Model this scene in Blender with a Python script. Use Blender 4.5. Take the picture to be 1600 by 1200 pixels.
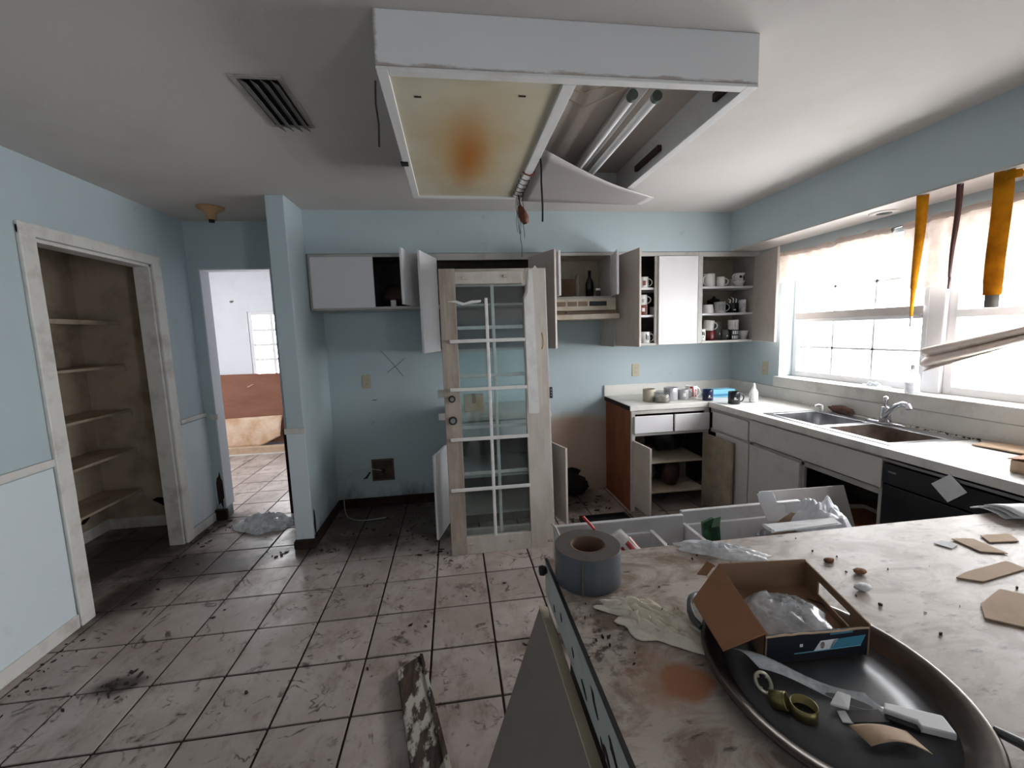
import bpy, math, random
from mathutils import Vector, Matrix, noise, Euler
random.seed(7)
for o in list(bpy.data.objects): bpy.data.objects.remove(o)
SC = bpy.context.scene
COL = SC.collection
PI = math.pi
# ------------------------------------------------------------------ camera
CAM_H = 1.50
def _cam():
    y, p, r = (math.radians(a) for a in (7.58, 6.84, 1.80))
    fw = Vector((math.sin(y)*math.cos(p), math.cos(y)*math.cos(p), -math.sin(p)))
    rt = Vector((math.cos(y), -math.sin(y), 0)); dn = fw.cross(rt)
    R = math.cos(r)*rt + math.sin(r)*dn; Dn = -math.sin(r)*rt + math.cos(r)*dn
    m = Matrix((R, -Dn, -fw)).transposed().to_4x4(); m.translation = (0, 0, CAM_H)
    c = bpy.data.cameras.new('camera'); c.sensor_width = 36; c.lens = 36*668/1600; c.clip_start = .02
    o = bpy.data.objects.new('camera', c); o.matrix_world = m; COL.objects.link(o); SC.camera = o
_cam()
# ------------------------------------------------------------------ sky and light
w = bpy.data.worlds.new('overcast_sky'); SC.world = w; w.use_nodes = True
wb = w.node_tree.nodes['Background']; wb.inputs[0].default_value = (.985, .985, 1, 1); wb.inputs[1].default_value = 30.0
def portal(name, loc, rot, sx, sy):
    l = bpy.data.lights.new(name, 'AREA'); l.shape = 'RECTANGLE'; l.size = sx; l.size_y = sy; l.cycles.is_portal = True
    o = bpy.data.objects.new(name, l); o.location = loc; o.rotation_euler = rot; COL.objects.link(o)
portal('window_portal', (2.86, 2.1, 1.55), (0, PI/2, 0), 1.05, 2.3)
portal('rear_fill_portal', (2.86, -2.9, 1.05), (0, PI/2, 0), 2.1, .6)  # unseen opening behind the camera, added to bring in rear fill light
portal('far_room_fill_portal', (-4.27, 4.65, 1.5), (0, -PI/2, 0), 1.0, .7)  # unseen side opening, added to brighten the far room
portal('far_window_portal', (-2.45, 6.5, 1.45), (-PI/2, 0, 0), .86, .9)
vs = SC.view_settings; vs.view_transform = 'Standard'; vs.look = 'None'; vs.gamma = 1; vs.use_curve_mapping = False
vs.exposure = -.14
# ------------------------------------------------------------------ materials
MATS = {}
def lin(c):
    return tuple((x/12.92 if x <= .04045 else ((x+.055)/1.055)**2.4) for x in c)
def N(nt, t, **k):
    n = nt.nodes.new(t)
    for a, b in k.items(): setattr(n, a, b)
    return n
def newmat(name):
    m = bpy.data.materials.new(name); m.use_nodes = True
    nt = m.node_tree; return m, nt, nt.nodes['Principled BSDF'], nt.links
def noise_mask(nt, scale, lo, hi, detail=5, rough=.6, off=(0, 0, 0), vec=None, stretch=None, dist=0):
    L = nt.links
    if vec is None:
        g = N(nt, 'ShaderNodeNewGeometry'); vec = g.outputs['Position']
    mp = N(nt, 'ShaderNodeMapping'); mp.inputs[1].default_value = off
    if stretch: mp.inputs[3].default_value = stretch
    L.new(vec, mp.inputs[0])
    n = N(nt, 'ShaderNodeTexNoise'); n.inputs['Scale'].default_value = scale; n.inputs['Detail'].default_value = detail
    n.inputs['Roughness'].default_value = rough; n.inputs['Distortion'].default_value = dist
    L.new(mp.outputs[0], n.inputs['Vector'])
    r = N(nt, 'ShaderNodeMapRange'); r.inputs[1].default_value = lo; r.inputs[2].default_value = hi; r.clamp = True
    L.new(n.outputs['Fac'], r.inputs[0]); return r.outputs[0]
def mixc(nt, fac, a, b):
    m = N(nt, 'ShaderNodeMix', data_type='RGBA'); L = nt.links
    for i, v in ((0, fac), (6, a), (7, b)):
        if isinstance(v, (int, float)): m.inputs[i].default_value = v
        elif isinstance(v, tuple): m.inputs[i].default_value = (*v[:3], 1)
        else: L.new(v, m.inputs[i])
    return m.outputs[2]
def math2(nt, op, a, b=0.0, clamp=False):
    m = N(nt, 'ShaderNodeMath', operation=op); m.use_clamp = clamp
    for i, v in ((0, a), (1, b)):
        if isinstance(v, (int, float)): m.inputs[i].default_value = v
        else: nt.links.new(v, m.inputs[i])
    return m.outputs[0]
def blob(nt, c, r, soft=.5, sq=(1, 1, 1), wob=.35, wscale=5):
    """1 inside an irregular patch round c, 0 outside"""
    L = nt.links; g = N(nt, 'ShaderNodeNewGeometry')
    s = N(nt, 'ShaderNodeVectorMath', operation='SUBTRACT'); L.new(g.outputs['Position'], s.inputs[0]); s.inputs[1].default_value = c
    q = N(nt, 'ShaderNodeVectorMath', operation='MULTIPLY'); L.new(s.outputs[0], q.inputs[0]); q.inputs[1].default_value = sq
    l = N(nt, 'ShaderNodeVectorMath', operation='LENGTH'); L.new(q.outputs[0], l.inputs[0])
    n = N(nt, 'ShaderNodeTexNoise'); n.inputs['Scale'].default_value = wscale; n.inputs['Detail'].default_value = 5
    L.new(g.outputs['Position'], n.inputs['Vector'])
    d = math2(nt, 'SUBTRACT', l.outputs['Value'], math2(nt, 'MULTIPLY', math2(nt, 'SUBTRACT', n.outputs['Fac'], .5), wob*2*r))
    m = N(nt, 'ShaderNodeMapRange'); m.clamp = True
    m.inputs[1].default_value = r; m.inputs[2].default_value = r*(1-soft); L.new(d, m.inputs[0])
    return m.outputs[0]
def bump(nt, bs, h, strength=.3, dist=.01):
    b = N(nt, 'ShaderNodeBump'); b.inputs['Strength'].default_value = strength; b.inputs['Distance'].default_value = dist
    nt.links.new(h, b.inputs['Height']); nt.links.new(b.outputs[0], bs.inputs['Normal'])
def pm(name, col, rough=.6, metal=0, dirt=None, amt=.6, scale=5, lo=.48, hi=.75, bmp=0, bscale=40, stretch=None, alpha=None, spec=.5):
    if name in MATS: return MATS[name]
    m, nt, bs, L = newmat(name); c = lin(col)
    bs.inputs['Base Color'].default_value = (*c, 1); bs.inputs['Roughness'].default_value = rough; bs.inputs['Metallic'].default_value = metal
    bs.inputs['Specular IOR Level'].default_value = spec
    k = noise_mask(nt, scale, lo, hi, 6, .65, stretch=stretch)
    d = lin(dirt) if dirt else tuple(x*.8 for x in c)
    f = math2(nt, 'MULTIPLY', k, amt if dirt else .35)
    L.new(mixc(nt, f, c, d), bs.inputs['Base Color'])
    if bmp: bump(nt, bs, noise_mask(nt, bscale, 0, 1, 3), bmp, .004)
    if alpha is not None: bs.inputs['Alpha'].default_value = alpha
    MATS[name] = m; return m
def thin_film(name, col, alpha, rough=.15):
    """clear plastic sheet: mostly see-through, glossy"""
    m, nt, bs, L = newmat(name)
    bs.inputs['Base Color'].default_value = (*lin(col), 1); bs.inputs['Roughness'].default_value = rough
    k = noise_mask(nt, 25, .3, .7, 4)
    L.new(math2(nt, 'MULTIPLY', math2(nt, 'ADD', k, .6), alpha), bs.inputs['Alpha'])
    MATS[name] = m; return m
def glass(name, tint=(.9, .95, .95), haze=.04, col=(.6, .6, .58)):
    m, nt, bs, L = newmat(name)
    out = nt.nodes['Material Output']; nt.nodes.remove(bs)
    t = N(nt, 'ShaderNodeBsdfTransparent'); t.inputs[0].default_value = (*tint, 1)
    g = N(nt, 'ShaderNodeBsdfGlossy'); g.inputs['Roughness'].default_value = .03
    d = N(nt, 'ShaderNodeBsdfDiffuse'); d.inputs[0].default_value = (*lin(col), 1)
    f = N(nt, 'ShaderNodeLayerWeight'); f.inputs[0].default_value = .5
    fr = math2(nt, 'ADD', math2(nt, 'MULTIPLY', math2(nt, 'POWER', f.outputs['Facing'], 5.0), .9), .045)
    a = N(nt, 'ShaderNodeMixShader'); L.new(fr, a.inputs[0]); L.new(t.outputs[0], a.inputs[1]); L.new(g.outputs[0], a.inputs[2])
    b = N(nt, 'ShaderNodeMixShader'); L.new(math2(nt, 'MULTIPLY', noise_mask(nt, 3, .3, .8), haze*2), b.inputs[0]); L.new(a.outputs[0], b.inputs[1]); L.new(d.outputs[0], b.inputs[2])
    L.new(b.outputs[0], out.inputs[0]); MATS[name] = m; return m
# ------------------------------------------------------------------ mesh builder
class MB:
    def __init__(s): s.v = []; s.f = []; s.sm = []
    def add(s, vs, fs, smooth=False):
        n = len(s.v); s.v += [Vector(v) for v in vs]
        for f in fs: s.f.append([i+n for i in f]); s.sm.append(smooth)
        return s
    def box(s, x0, x1, y0, y1, z0, z1):
        v = [(x, y, z) for z in (z0, z1) for y in (y0, y1) for x in (x0, x1)]
        return s.add(v, [(0, 2, 3, 1), (4, 5, 7, 6), (0, 1, 5, 4), (2, 6, 7, 3), (0, 4, 6, 2), (1, 3, 7, 5)])
    def plank(s, a, b, z0, z1, t, side=1):
        """upright board standing on the plan line a-b, thickness t to one side"""
        a = Vector((*a, 0)); b = Vector((*b, 0)); d = (b-a).normalized(); n = Vector((-d.y, d.x, 0))*t*side
        v = [(p.x, p.y, z) for z in (z0, z1) for p in (a, b, b+n, a+n)]
        f = [(3, 2, 1, 0), (4, 5, 6, 7), (0, 1, 5, 4), (1, 2, 6, 5), (2, 3, 7, 6), (3, 0, 4, 7)]
        return s.add(v, f if side > 0 else [x[::-1] for x in f])
    def prism(s, poly, n):
        """closed solid: polygon of 3-D points pushed along vector n"""
        k = len(poly); n = Vector(n); P = [Vector(p) for p in poly]
        v = P + [p+n for p in P]
        nn = Vector((0, 0, 0))
        for i in range(k): nn += P[i].cross(P[(i+1) % k])
        fs = [list(range(k))[::-1], list(range(k, 2*k))] + [[i, (i+1) % k, k+(i+1) % k, k+i] for i in range(k)]
        if nn.dot(n) < 0: fs = [f[::-1] for f in fs]
        return s.add(v, fs)
    def lathe(s, prof, c=(0, 0, 0), n=28, smooth=True, ex=1, ey=1):
        """prof: (r,z) from the bottom up; r=0 closes"""
        rings = []; v = []; fs = []
        for r, z in prof:
            if r <= 1e-6: rings.append([len(v)]); v.append((c[0], c[1], c[2]+z))
            else:
                rings.append(list(range(len(v), len(v)+n)))
                v += [(c[0]+r*ex*math.cos(2*PI*i/n), c[1]+r*ey*math.sin(2*PI*i/n), c[2]+z) for i in range(n)]
        for A, B in zip(rings, rings[1:]):
            for i in range(n):
                j = (i+1) % n
                if len(A) == 1 and len(B) == 1: continue
                if len(A) == 1: fs.append((A[0], B[j], B[i]))
                elif len(B) == 1: fs.append((A[i], A[j], B[0]))
                else: fs.append((A[i], A[j], B[j], B[i]))
        return s.add(v, fs, smooth)
    def cyl(s, a, b, r, n=16, r2=None, smooth=True):
        return s.tube([a, b], [r, r2 if r2 is not None else r], n, smooth)
    def tube(s, pts, r, n=8, smooth=True, closed=False):
        P = [Vector(p) for p in pts]; k = len(P)
        rr = r if isinstance(r, (list, tuple)) else [r]*k
        v = []; fs = []; up = None
        for i, p in enumerate(P):
            if closed: t = P[(i+1) % k]-P[i-1]
            else: t = P[min(i+1, k-1)]-P[max(i-1, 0)]
            t.normalize()
            if up is None:
                up = Vector((0, 0, 1)) if abs(t.z) < .9 else Vector((1, 0, 0))
            a = (up - t*up.dot(t)).normalized(); b = t.cross(a); up = a
            v += [p + (a*math.cos(2*PI*j/n)+b*math.sin(2*PI*j/n))*rr[i] for j in range(n)]
        for i in range(k if closed else k-1):
            for j in range(n):
                q = (j+1) % n; i2 = (i+1) % k
                fs.append((i*n+j, i*n+q, i2*n+q, i2*n+j))
        s.add(v, fs, smooth)
        if not closed:
            s.add(v[:n], [list(range(n))[::-1]]); s.add(v[-n:], [list(range(n))])
        return s
    def ribbon(s, pts, wdt, t=.002):
        """flat strap: pts = (point, width direction) pairs"""
        L = []
        for p, d in pts:
            p = Vector(p); d = Vector(d).normalized()*wdt/2; L.append((p-d, p+d))
        k = len(L); v = []; nrm = (L[-1][0]-L[0][0]).cross(L[0][1]-L[0][0]).normalized()*t
        for a, b in L: v += [a, b, b+nrm, a+nrm]
        fs = [(0, 1, 2, 3)]
        for i in range(k-1):
            for j in range(4): fs.append((i*4+j, (i+1)*4+j, (i+1)*4+(j+1) % 4, i*4+(j+1) % 4))
        fs.append([(k-1)*4+j for j in (3, 2, 1, 0)])
        return s.add(v, fs, True)
    def sheet(s, f, nu, nv, smooth=True, keep=None):
        """surface from f(u,v) -> point"""
        v = [f(i/nu, j/nv) for j in range(nv+1) for i in range(nu+1)]
        fs = [(j*(nu+1)+i, j*(nu+1)+i+1, (j+1)*(nu+1)+i+1, (j+1)*(nu+1)+i) for j in range(nv) for i in range(nu) if keep is None or keep((i+.5)/nu, (j+.5)/nv)]
        return s.add(v, fs, smooth)
    def xf(s, m):
        s.v = [m @ v for v in s.v]; return s
ORG = {}
def obj(name, mb, mat, parent=None, bev=0, solid=0, label=None, sub=0, loc=None):
    """one mesh object; mb is in world space, parts are stored relative to their thing"""
    me = bpy.data.meshes.new(name)
    L = ORG.get(parent.name, Vector()) if parent else Vector(loc) if loc is not None else Vector()
    me.from_pydata([tuple(v-L) for v in mb.v], [], mb.f)
    me.polygons.foreach_set('use_smooth', mb.sm)
    me.validate(); me.update()
    o = bpy.data.objects.new(name, me); COL.objects.link(o)
    if isinstance(mat, str): mat = MATS[mat]
    me.materials.append(mat)
    if parent: o.parent = parent
    else: o.location = L
    ORG[o.name] = L
    if bev:
        b = o.modifiers.new('bevel', 'BEVEL'); b.width = bev; b.segments = 2; b.limit_method = 'ANGLE'; b.angle_limit = .7
    if solid:
        b = o.modifiers.new('thickness', 'SOLIDIFY'); b.thickness = solid; b.offset = 0
    if sub:
        b = o.modifiers.new('smooth', 'SUBSURF'); b.levels = sub; b.render_levels = sub
    if label: o['label'] = label
    return o
def tag(o, label, cat=None, group=None, kind=None):
    o['label'] = label
    if cat: o['category'] = cat
    if group: o['group'] = group
    if kind: o['kind'] = kind
    return o
def thing(name, loc, label, cat, group=None, kind=None):
    o = bpy.data.objects.new(name, None); o.empty_display_size = .05; COL.objects.link(o); o.location = loc
    ORG[o.name] = Vector(loc); return tag(o, label, cat, group, kind)
def copy_tree(o, parent=None):
    c = o.copy(); COL.objects.link(c); c.parent = parent; ORG[c.name] = ORG.get(o.name, Vector())
    for ch in list(o.children): copy_tree(ch, c)
    return c
def nz(x, y, z=0.0): return noise.noise(Vector((x, y, z)))
# ------------------------------------------------------------------ palette
pm('ceiling_paint', (.765, .745, .73), .9, dirt=(.66, .62, .58), amt=.5, scale=1.3, lo=.5, hi=.8, bmp=.15, bscale=90)
pm('white_laminate', (.84, .83, .84), .35, dirt=(.62, .56, .5), amt=.45, scale=7, lo=.55, hi=.85)
pm('grey_laminate', (.74, .74, .74), .4, dirt=(.55, .5, .46), amt=.4, scale=6, lo=.5, hi=.85)
pm('white_trim', (.83, .82, .80), .5, dirt=(.5, .42, .34), amt=.6, scale=6, lo=.5, hi=.8)
pm('cream_shell', (.74, .70, .62), .6, dirt=(.4, .33, .26), amt=.6, scale=5, lo=.45, hi=.8)
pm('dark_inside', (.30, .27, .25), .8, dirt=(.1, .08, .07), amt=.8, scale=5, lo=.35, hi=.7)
pm('particle_board', (.50, .28, .15), .8, dirt=(.33, .18, .1), amt=.7, scale=5, lo=.4, hi=.7, stretch=(3, 3, .6))
pm('black_metal', (.06, .06, .065), .4)
pm('black_plastic', (.05, .05, .055), .35)
pm('chrome', (.78, .78, .8), .18, 1, dirt=(.55, .53, .5), amt=.5, scale=20)
pm('steel', (.62, .62, .63), .3, .95, dirt=(.42, .36, .32), amt=.6, scale=9)
pm('brass', (.55, .42, .22), .4, .9)
pm('pantry_paint', (.74, .68, .60), .85, dirt=(.40, .32, .25), amt=.75, scale=3.5, lo=.45, hi=.8)
pm('white_china', (.90, .90, .89), .25, dirt=(.7, .66, .6), amt=.3, scale=20)
pm('grey_china', (.62, .62, .63), .3)
pm('navy_china', (.08, .10, .26), .25)
pm('black_china', (.06, .065, .08), .25)
pm('maroon_china', (.35, .06, .09), .3)
pm('red_print', (.62, .10, .14), .4)
pm('black_print', (.07, .07, .08), .5)
pm('white_print', (.9, .9, .92), .5)
pm('brown_print', (.48, .24, .18), .5)
pm('cardboard', (.52, .36, .24), .85, dirt=(.42, .28, .18), amt=.5, scale=8)
pm('cardboard_pale', (.72, .62, .52), .85, dirt=(.55, .45, .36), amt=.5, scale=12)
pm('paper', (.88, .88, .89), .8, dirt=(.72, .7, .68), amt=.4, scale=14)
pm('wire', (.72, .72, .70), .5)
pm('string_dark', (.10, .09, .09), .8)
pm('string_grey', (.42, .40, .38), .8)
pm('plate_beige', (.72, .68, .58), .5)
thin_film('clear_plastic', (.93, .95, .97), .42, .12)
thin_film('milky_plastic', (.98, .985, 1), .68, .2)
glass('door_glass'); glass('window_glass', (.97, .98, .98), .03, (.8, .8, .8)); glass('jar_glass', (.86, .88, .9), .1)
def wall_mat():
    m, nt, bs, L = newmat('blue_paint'); bs.inputs['Roughness'].default_value = .75
    c = mixc(nt, noise_mask(nt, 1.1, .35, .7), lin((.715, .768, .788)), lin((.68, .737, .758)))
    # mould and damp creeping up from the floor line, in irregular tongues
    g = N(nt, 'ShaderNodeNewGeometry'); sp = N(nt, 'ShaderNodeSeparateXYZ'); L.new(g.outputs['Position'], sp.inputs[0])
    hn = noise_mask(nt, 3.2, .35, .75, 7, .7, stretch=(1, 1, .5))
    top = math2(nt, 'MULTIPLY', hn, .34)
    r = math2(nt, 'MULTIPLY', math2(nt, 'SUBTRACT', top, math2(nt, 'SUBTRACT', sp.outputs[2], .06)), 5, True)
    c = mixc(nt, math2(nt, 'MULTIPLY', r, .8), c, lin((.27, .25, .22)))
    # bare drywall behind the missing range
    b = blob(nt, (1.08, 3.8, .18), .60, .14, (.9, 1, 1), .10, 4)
    c = mixc(nt, math2(nt, 'MULTIPLY', b, .9), c, lin((.68, .58, .52)))
    sm = noise_mask(nt, 9, .66, .78, 6, .6, (3, 1, 0)); c = mixc(nt, math2(nt, 'MULTIPLY', sm, .35), c, lin((.42, .45, .45)))
    L.new(c, bs.inputs['Base Color']); bump(nt, bs, noise_mask(nt, 110, 0, 1, 2), .12, .003); MATS['blue_paint'] = m
wall_mat()
pm('wainscot_pale', (.83, .865, .885), .5, dirt=(.55, .58, .58), amt=.35, scale=7, lo=.6, hi=.85)  # panels below the chair rail, set paler than the wall above
pm('far_paint', (.83, .84, .86), .8)
def tile_mat():
    m, nt, bs, L = newmat('floor_tile')
    oi = N(nt, 'ShaderNodeObjectInfo')
    base = mixc(nt, oi.outputs['Random'], lin((.71, .665, .645)), lin((.64, .595, .575)))
    cloud = noise_mask(nt, 3.0, .35, .75, 6, .65)
    c = mixc(nt, math2(nt, 'MULTIPLY', cloud, .75), base, lin((.50, .43, .39)))
    # printed marble veins and smears: thin dark curls
    g = N(nt, 'ShaderNodeNewGeometry')
    nn = N(nt, 'ShaderNodeTexNoise'); nn.inputs['Scale'].default_value = 4.2; nn.inputs['Detail'].default_value = 3; nn.inputs['Distortion'].default_value = 1.6
    L.new(g.outputs['Position'], nn.inputs['Vector'])
    d = math2(nt, 'ABSOLUTE', math2(nt, 'SUBTRACT', nn.outputs['Fac'], .5))
    r = N(nt, 'ShaderNodeMapRange'); r.inputs[1].default_value = .030; r.inputs[2].default_value = .006; r.clamp = True; L.new(d, r.inputs[0])
    v = math2(nt, 'MULTIPLY', r.outputs[0], noise_mask(nt, 6.5, .50, .60, 5, .7, (5, 2, 0)))
    c = mixc(nt, math2(nt, 'MULTIPLY', v, .95), c, lin((.25, .20, .18)))
    sm2 = noise_mask(nt, 5, .51, .70, 8, .78, (9, 4, 0), stretch=(1.5, .8, 1)); c = mixc(nt, math2(nt, 'MULTIPLY', sm2, .75), c, lin((.38, .31, .27)))
    sp = noise_mask(nt, 13, .69, .74, 4, .55, (1, 7, 0)); c = mixc(nt, math2(nt, 'MULTIPLY', sp, .85), c, lin((.16, .12, .10)))
    # mud where the refrigerator, the range and the walls shed dirt
    f = None
    for cc, rr, sq in (((-.62, 3.55, 0), .62, (.75, 1, 1)), ((-.2, 3.35, 0), .42, (1, 1, 1)), ((-1.12, 3.1, 0), .2, (1, 1, 1)), ((.95, 3.6, 0), .4, (1, .8, 1)),
                       ((-2.45, 3.35, 0), .6, (1, .7, 1)), ((-1.75, 3.0, 0), .42, (.7, 1.3, 1)), ((-.7, 3.15, 0), .32, (.6, 1.5, 1)), ((-2.1, 3.45, 0), .25, (1, 1, 1)), ((.42, 1.88, 0), .13, (.6, 1, 1)), ((-2.0, 2.75, 0), .28, (1.4, .6, 1)), ((-1.93, 3.75, 0), .22, (1, 1, 1)), ((-1.55, 1.95, 0), .12, (.8, 1.6, 1))):
        b = blob(nt, cc, rr, .55, sq, .5, 6); f = b if f is None else math2(nt, 'MAXIMUM', f, b)
    c = mixc(nt, math2(nt, 'MULTIPLY', f, .86), c, lin((.19, .15, .12)))
    L.new(c, bs.inputs['Base Color'])
    L.new(math2(nt, 'ADD', math2(nt, 'MULTIPLY', cloud, .3), .32), bs.inputs['Roughness'])
    bump(nt, bs, noise_mask(nt, 30, 0, 1, 4), .15, .003); MATS['floor_tile'] = m
tile_mat()
pm('grout', (.20, .15, .13), .95, dirt=(.10, .08, .07), amt=.8, scale=9, lo=.3, hi=.7)
def top_mat():
    m, nt, bs, L = newmat('marble_laminate')
    c = mixc(nt, noise_mask(nt, 4, .35, .7, 6), lin((.755, .715, .685)), lin((.64, .595, .56)))
    c = mixc(nt, math2(nt, 'MULTIPLY', noise_mask(nt, 7, .44, .62, 7, .72, (2, 0, 0), stretch=(1, 1.9, 1), dist=.8), .9), c, lin((.48, .40, .34)))
    c = mixc(nt, math2(nt, 'MULTIPLY', noise_mask(nt, 24, .61, .69, 5, .6, (0, 9, 0), stretch=(.8, 2, 1)), .8), c, lin((.22, .18, .15)))
    e = math2(nt, 'MULTIPLY', blob(nt, (.27, .74, .9), .14, .8, (1.3, .8, 1), .6, 18), noise_mask(nt, 34, .50, .60, 5, .65, (4, 4, 0)))
    c = mixc(nt, math2(nt, 'MULTIPLY', e, .9), c, lin((.17, .13, .10)))
    c = mixc(nt, math2(nt, 'MULTIPLY', blob(nt, (.335, .635, .9), .085, .6, (1, 1, 1), .9, 22), .7), c, lin((.62, .48, .38)))
    c = mixc(nt, math2(nt, 'MULTIPLY', blob(nt, (.372, .632, .9), .050, .3, (.95, 1, 1), .35, 25), .92), c, lin((.60, .38, .24)))
    c = mixc(nt, math2(nt, 'MULTIPLY', math2(nt, 'MULTIPLY', blob(nt, (.58, 1.0, .9), .12, .8, (.8, 1.4, 1), .6, 14), noise_mask(nt, 16, .42, .6, 5)), .85), c, lin((.42, .29, .17)))
    L.new(c, bs.inputs['Base Color']); bs.inputs['Roughness'].default_value = .5; MATS['marble_laminate'] = m
top_mat()
pm('white_counter', (.86, .85, .83), .4, dirt=(.6, .55, .5), amt=.5, scale=8, lo=.52, hi=.8)
# ================================================================== the room
H = 2.45; YB = 3.80; XL = -2.07; XR = 2.65
# ---- floor: slab of grout with one tile object per tile
gb = MB(); gb.box(-4.3, 2.66, -3.6, 6.5, -.12, -.006)
floor = tag(obj('floor', gb, 'grout'), 'dirty ceramic tile floor with dark grout lines', 'floor', kind='structure')
TX, TY = .3065, .3130
tm = MB(); tm.box(-TX/2+.005, TX/2-.005, -TY/2+.005, TY/2-.005, -.010, 0)
first = None; X0 = -.166-TX/2*0; Y0 = 1.615
rest = MB(); xs = [-.172+TX*(i+.5) for i in range(-14, 10)]
def tile(cx, cy):
    global first
    if first is None:
        first = obj('tile', tm, 'floor_tile', floor, bev=.0025); t = first
    else:
        t = first.copy(); COL.objects.link(t); t.parent = floor
    t.location = (cx, cy, random.uniform(-.0012, .0012)); t.rotation_euler = (random.uniform(-.004, .004), random.uniform(-.004, .004), random.uniform(-.004, .004))
for j in range(-17, 16):
    cy = Y0+TY*(j+.5)
    for i in range(-14, 10):
        cx = -.172+TX*(i+.5)
        if cx > XR+.12 or (cy > YB+.13 and cx > -.45): continue
        if cx < XL-.12 and cy < 2.25: continue
        if cx < -2.95 and cy < 3.9: continue
        if cx < -4.2 or cy > 6.42: continue
        vis = (.75 < cy < 3.95 and cx < 2.0) and not (cx > .35 and cy < 1.9)
        vis = vis or (cy > 3.9 and -3.6 < cx < -1.2)
        if vis: tile(cx, cy)
        else: rest.box(cx-TX/2+.004, cx+TX/2-.004, cy-TY/2+.004, cy+TY/2-.004, -.010, 0)
ro = obj('outlying_tile', rest, 'floor_tile', floor); ro['kind'] = 'stuff'
# ---- ceiling and soffits
cb = MB(); cb.box(-4.3, 2.9, -3.7, 6.6, H, H+.1)
tag(obj('ceiling', cb, 'ceiling_paint'), 'stained off-white textured ceiling', 'ceiling', kind='structure')
sb = MB(); sb.box(-1.065, XR, 3.465, YB, 2.132, H)
tag(obj('ceiling_soffit', sb, 'blue_paint'), 'blue soffit above the row of wall cabinets', 'soffit', kind='structure')
sb = MB(); sb.box(2.375, XR, -1.0, 3.465, 2.138, H)
sr = tag(obj('ceiling_soffit', sb, 'blue_paint'), 'blue soffit running above the sink window', 'soffit', kind='structure')
sb = MB(); sb.box(2.379, XR-.002, -1.0, 3.46, 2.130, 2.138); obj('soffit_underside', sb, 'ceiling_paint', sr)
# ---- left wall with the pantry opening
wl = MB(); T = .10
wl.box(XL-T, XL, -3.6, 2.52, 0, H); wl.box(XL-T, XL, 3.37, YB, 0, H); wl.box(XL-T, XL, 2.52, 3.37, 2.05, H)
wleft = tag(obj('wall_left', wl, 'blue_paint'), 'pale blue wall with chair rail beside the pantry opening', 'wall', kind='structure')
b = MB(); b.box(XL, XL+.008, -3.6, 2.425, .075, .885); obj('wainscot_panel', b, 'wainscot_pale', wleft, .002)
b = MB(); b.box(XL, XL+.022, -3.6, 2.43, .892, .932); obj('chair_rail', b, 'white_trim', wleft, .006)
b = MB(); b.box(XL, XL+.008, 3.46, YB, .075, .885); obj('wainscot_panel', b, 'wainscot_pale', wleft, .002)
b = MB(); b.box(XL, XL+.022, 3.46, YB, .892, .925); obj('chair_rail', b, 'white_trim', wleft, .006)
b = MB(); b.box(XL, XL+.014, -3.6, 2.43, 0, .075); tag(obj('baseboard_left', b, 'white_trim', None, .004), 'white baseboard under the left wall panel', 'baseboard', kind='structure')
b = MB(); b.box(XL, XL+.014, 3.46, YB, 0, .07); tag(obj('baseboard_left', b, 'white_trim', None, .004), 'mouldy baseboard stub beside the far doorway', 'baseboard', kind='structure')
# pantry casing
t1 = thing('trim_1', (XL, 2.9, 0), 'stained white casing round the pantry opening', 'door casing', kind='structure')
b = MB(); b.box(XL, XL+.02, 2.435, 2.522, 0, 2.10); obj('casing_leg', b, 'white_trim', t1, .006)
b = MB(); b.box(XL, XL+.02, 3.368, 3.455, .0, 2.10); obj('casing_leg', b, 'white_trim', t1, .006)
b = MB(); b.box(XL, XL+.021, 2.435, 3.455, 2.05, 2.115); obj('casing_head', b, 'white_trim', t1, .006)
b = MB(); b.box(XL-T, XL, 3.35, 3.37, 0, 2.05); obj('jamb', b, 'white_trim', t1, .003)
b = MB(); b.box(XL-T, XL, 2.52, 2.54, 0, 2.05); obj('jamb', b, 'white_trim', t1, .003)
b = MB(); b.box(XL-T, XL, 2.52, 3.37, 2.03, 2.05); obj('jamb_head', b, 'white_trim', t1, .003)
# pantry shell
pw = MB(); pw.box(-2.97, -2.87, 2.2, 3.87, 0, H); pw.box(-2.87, XL-T, 3.77, 3.87, 0, H); pw.box(-2.87, XL-T, 2.1, 2.2, 0, H)
wp = tag(obj('wall_pantry', pw, 'pantry_paint'), 'dingy beige walls inside the pantry', 'wall', kind='structure')
b = MB(); b.box(-2.87, -2.855, 2.2, 3.77, 0, .09); b.box(-2.855, XL-T, 3.755, 3.77, 0, .09); tag(obj('baseboard_pantry', b, 'white_trim', None, .004), 'grimy baseboard inside the pantry', 'baseboard', kind='structure')
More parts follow.
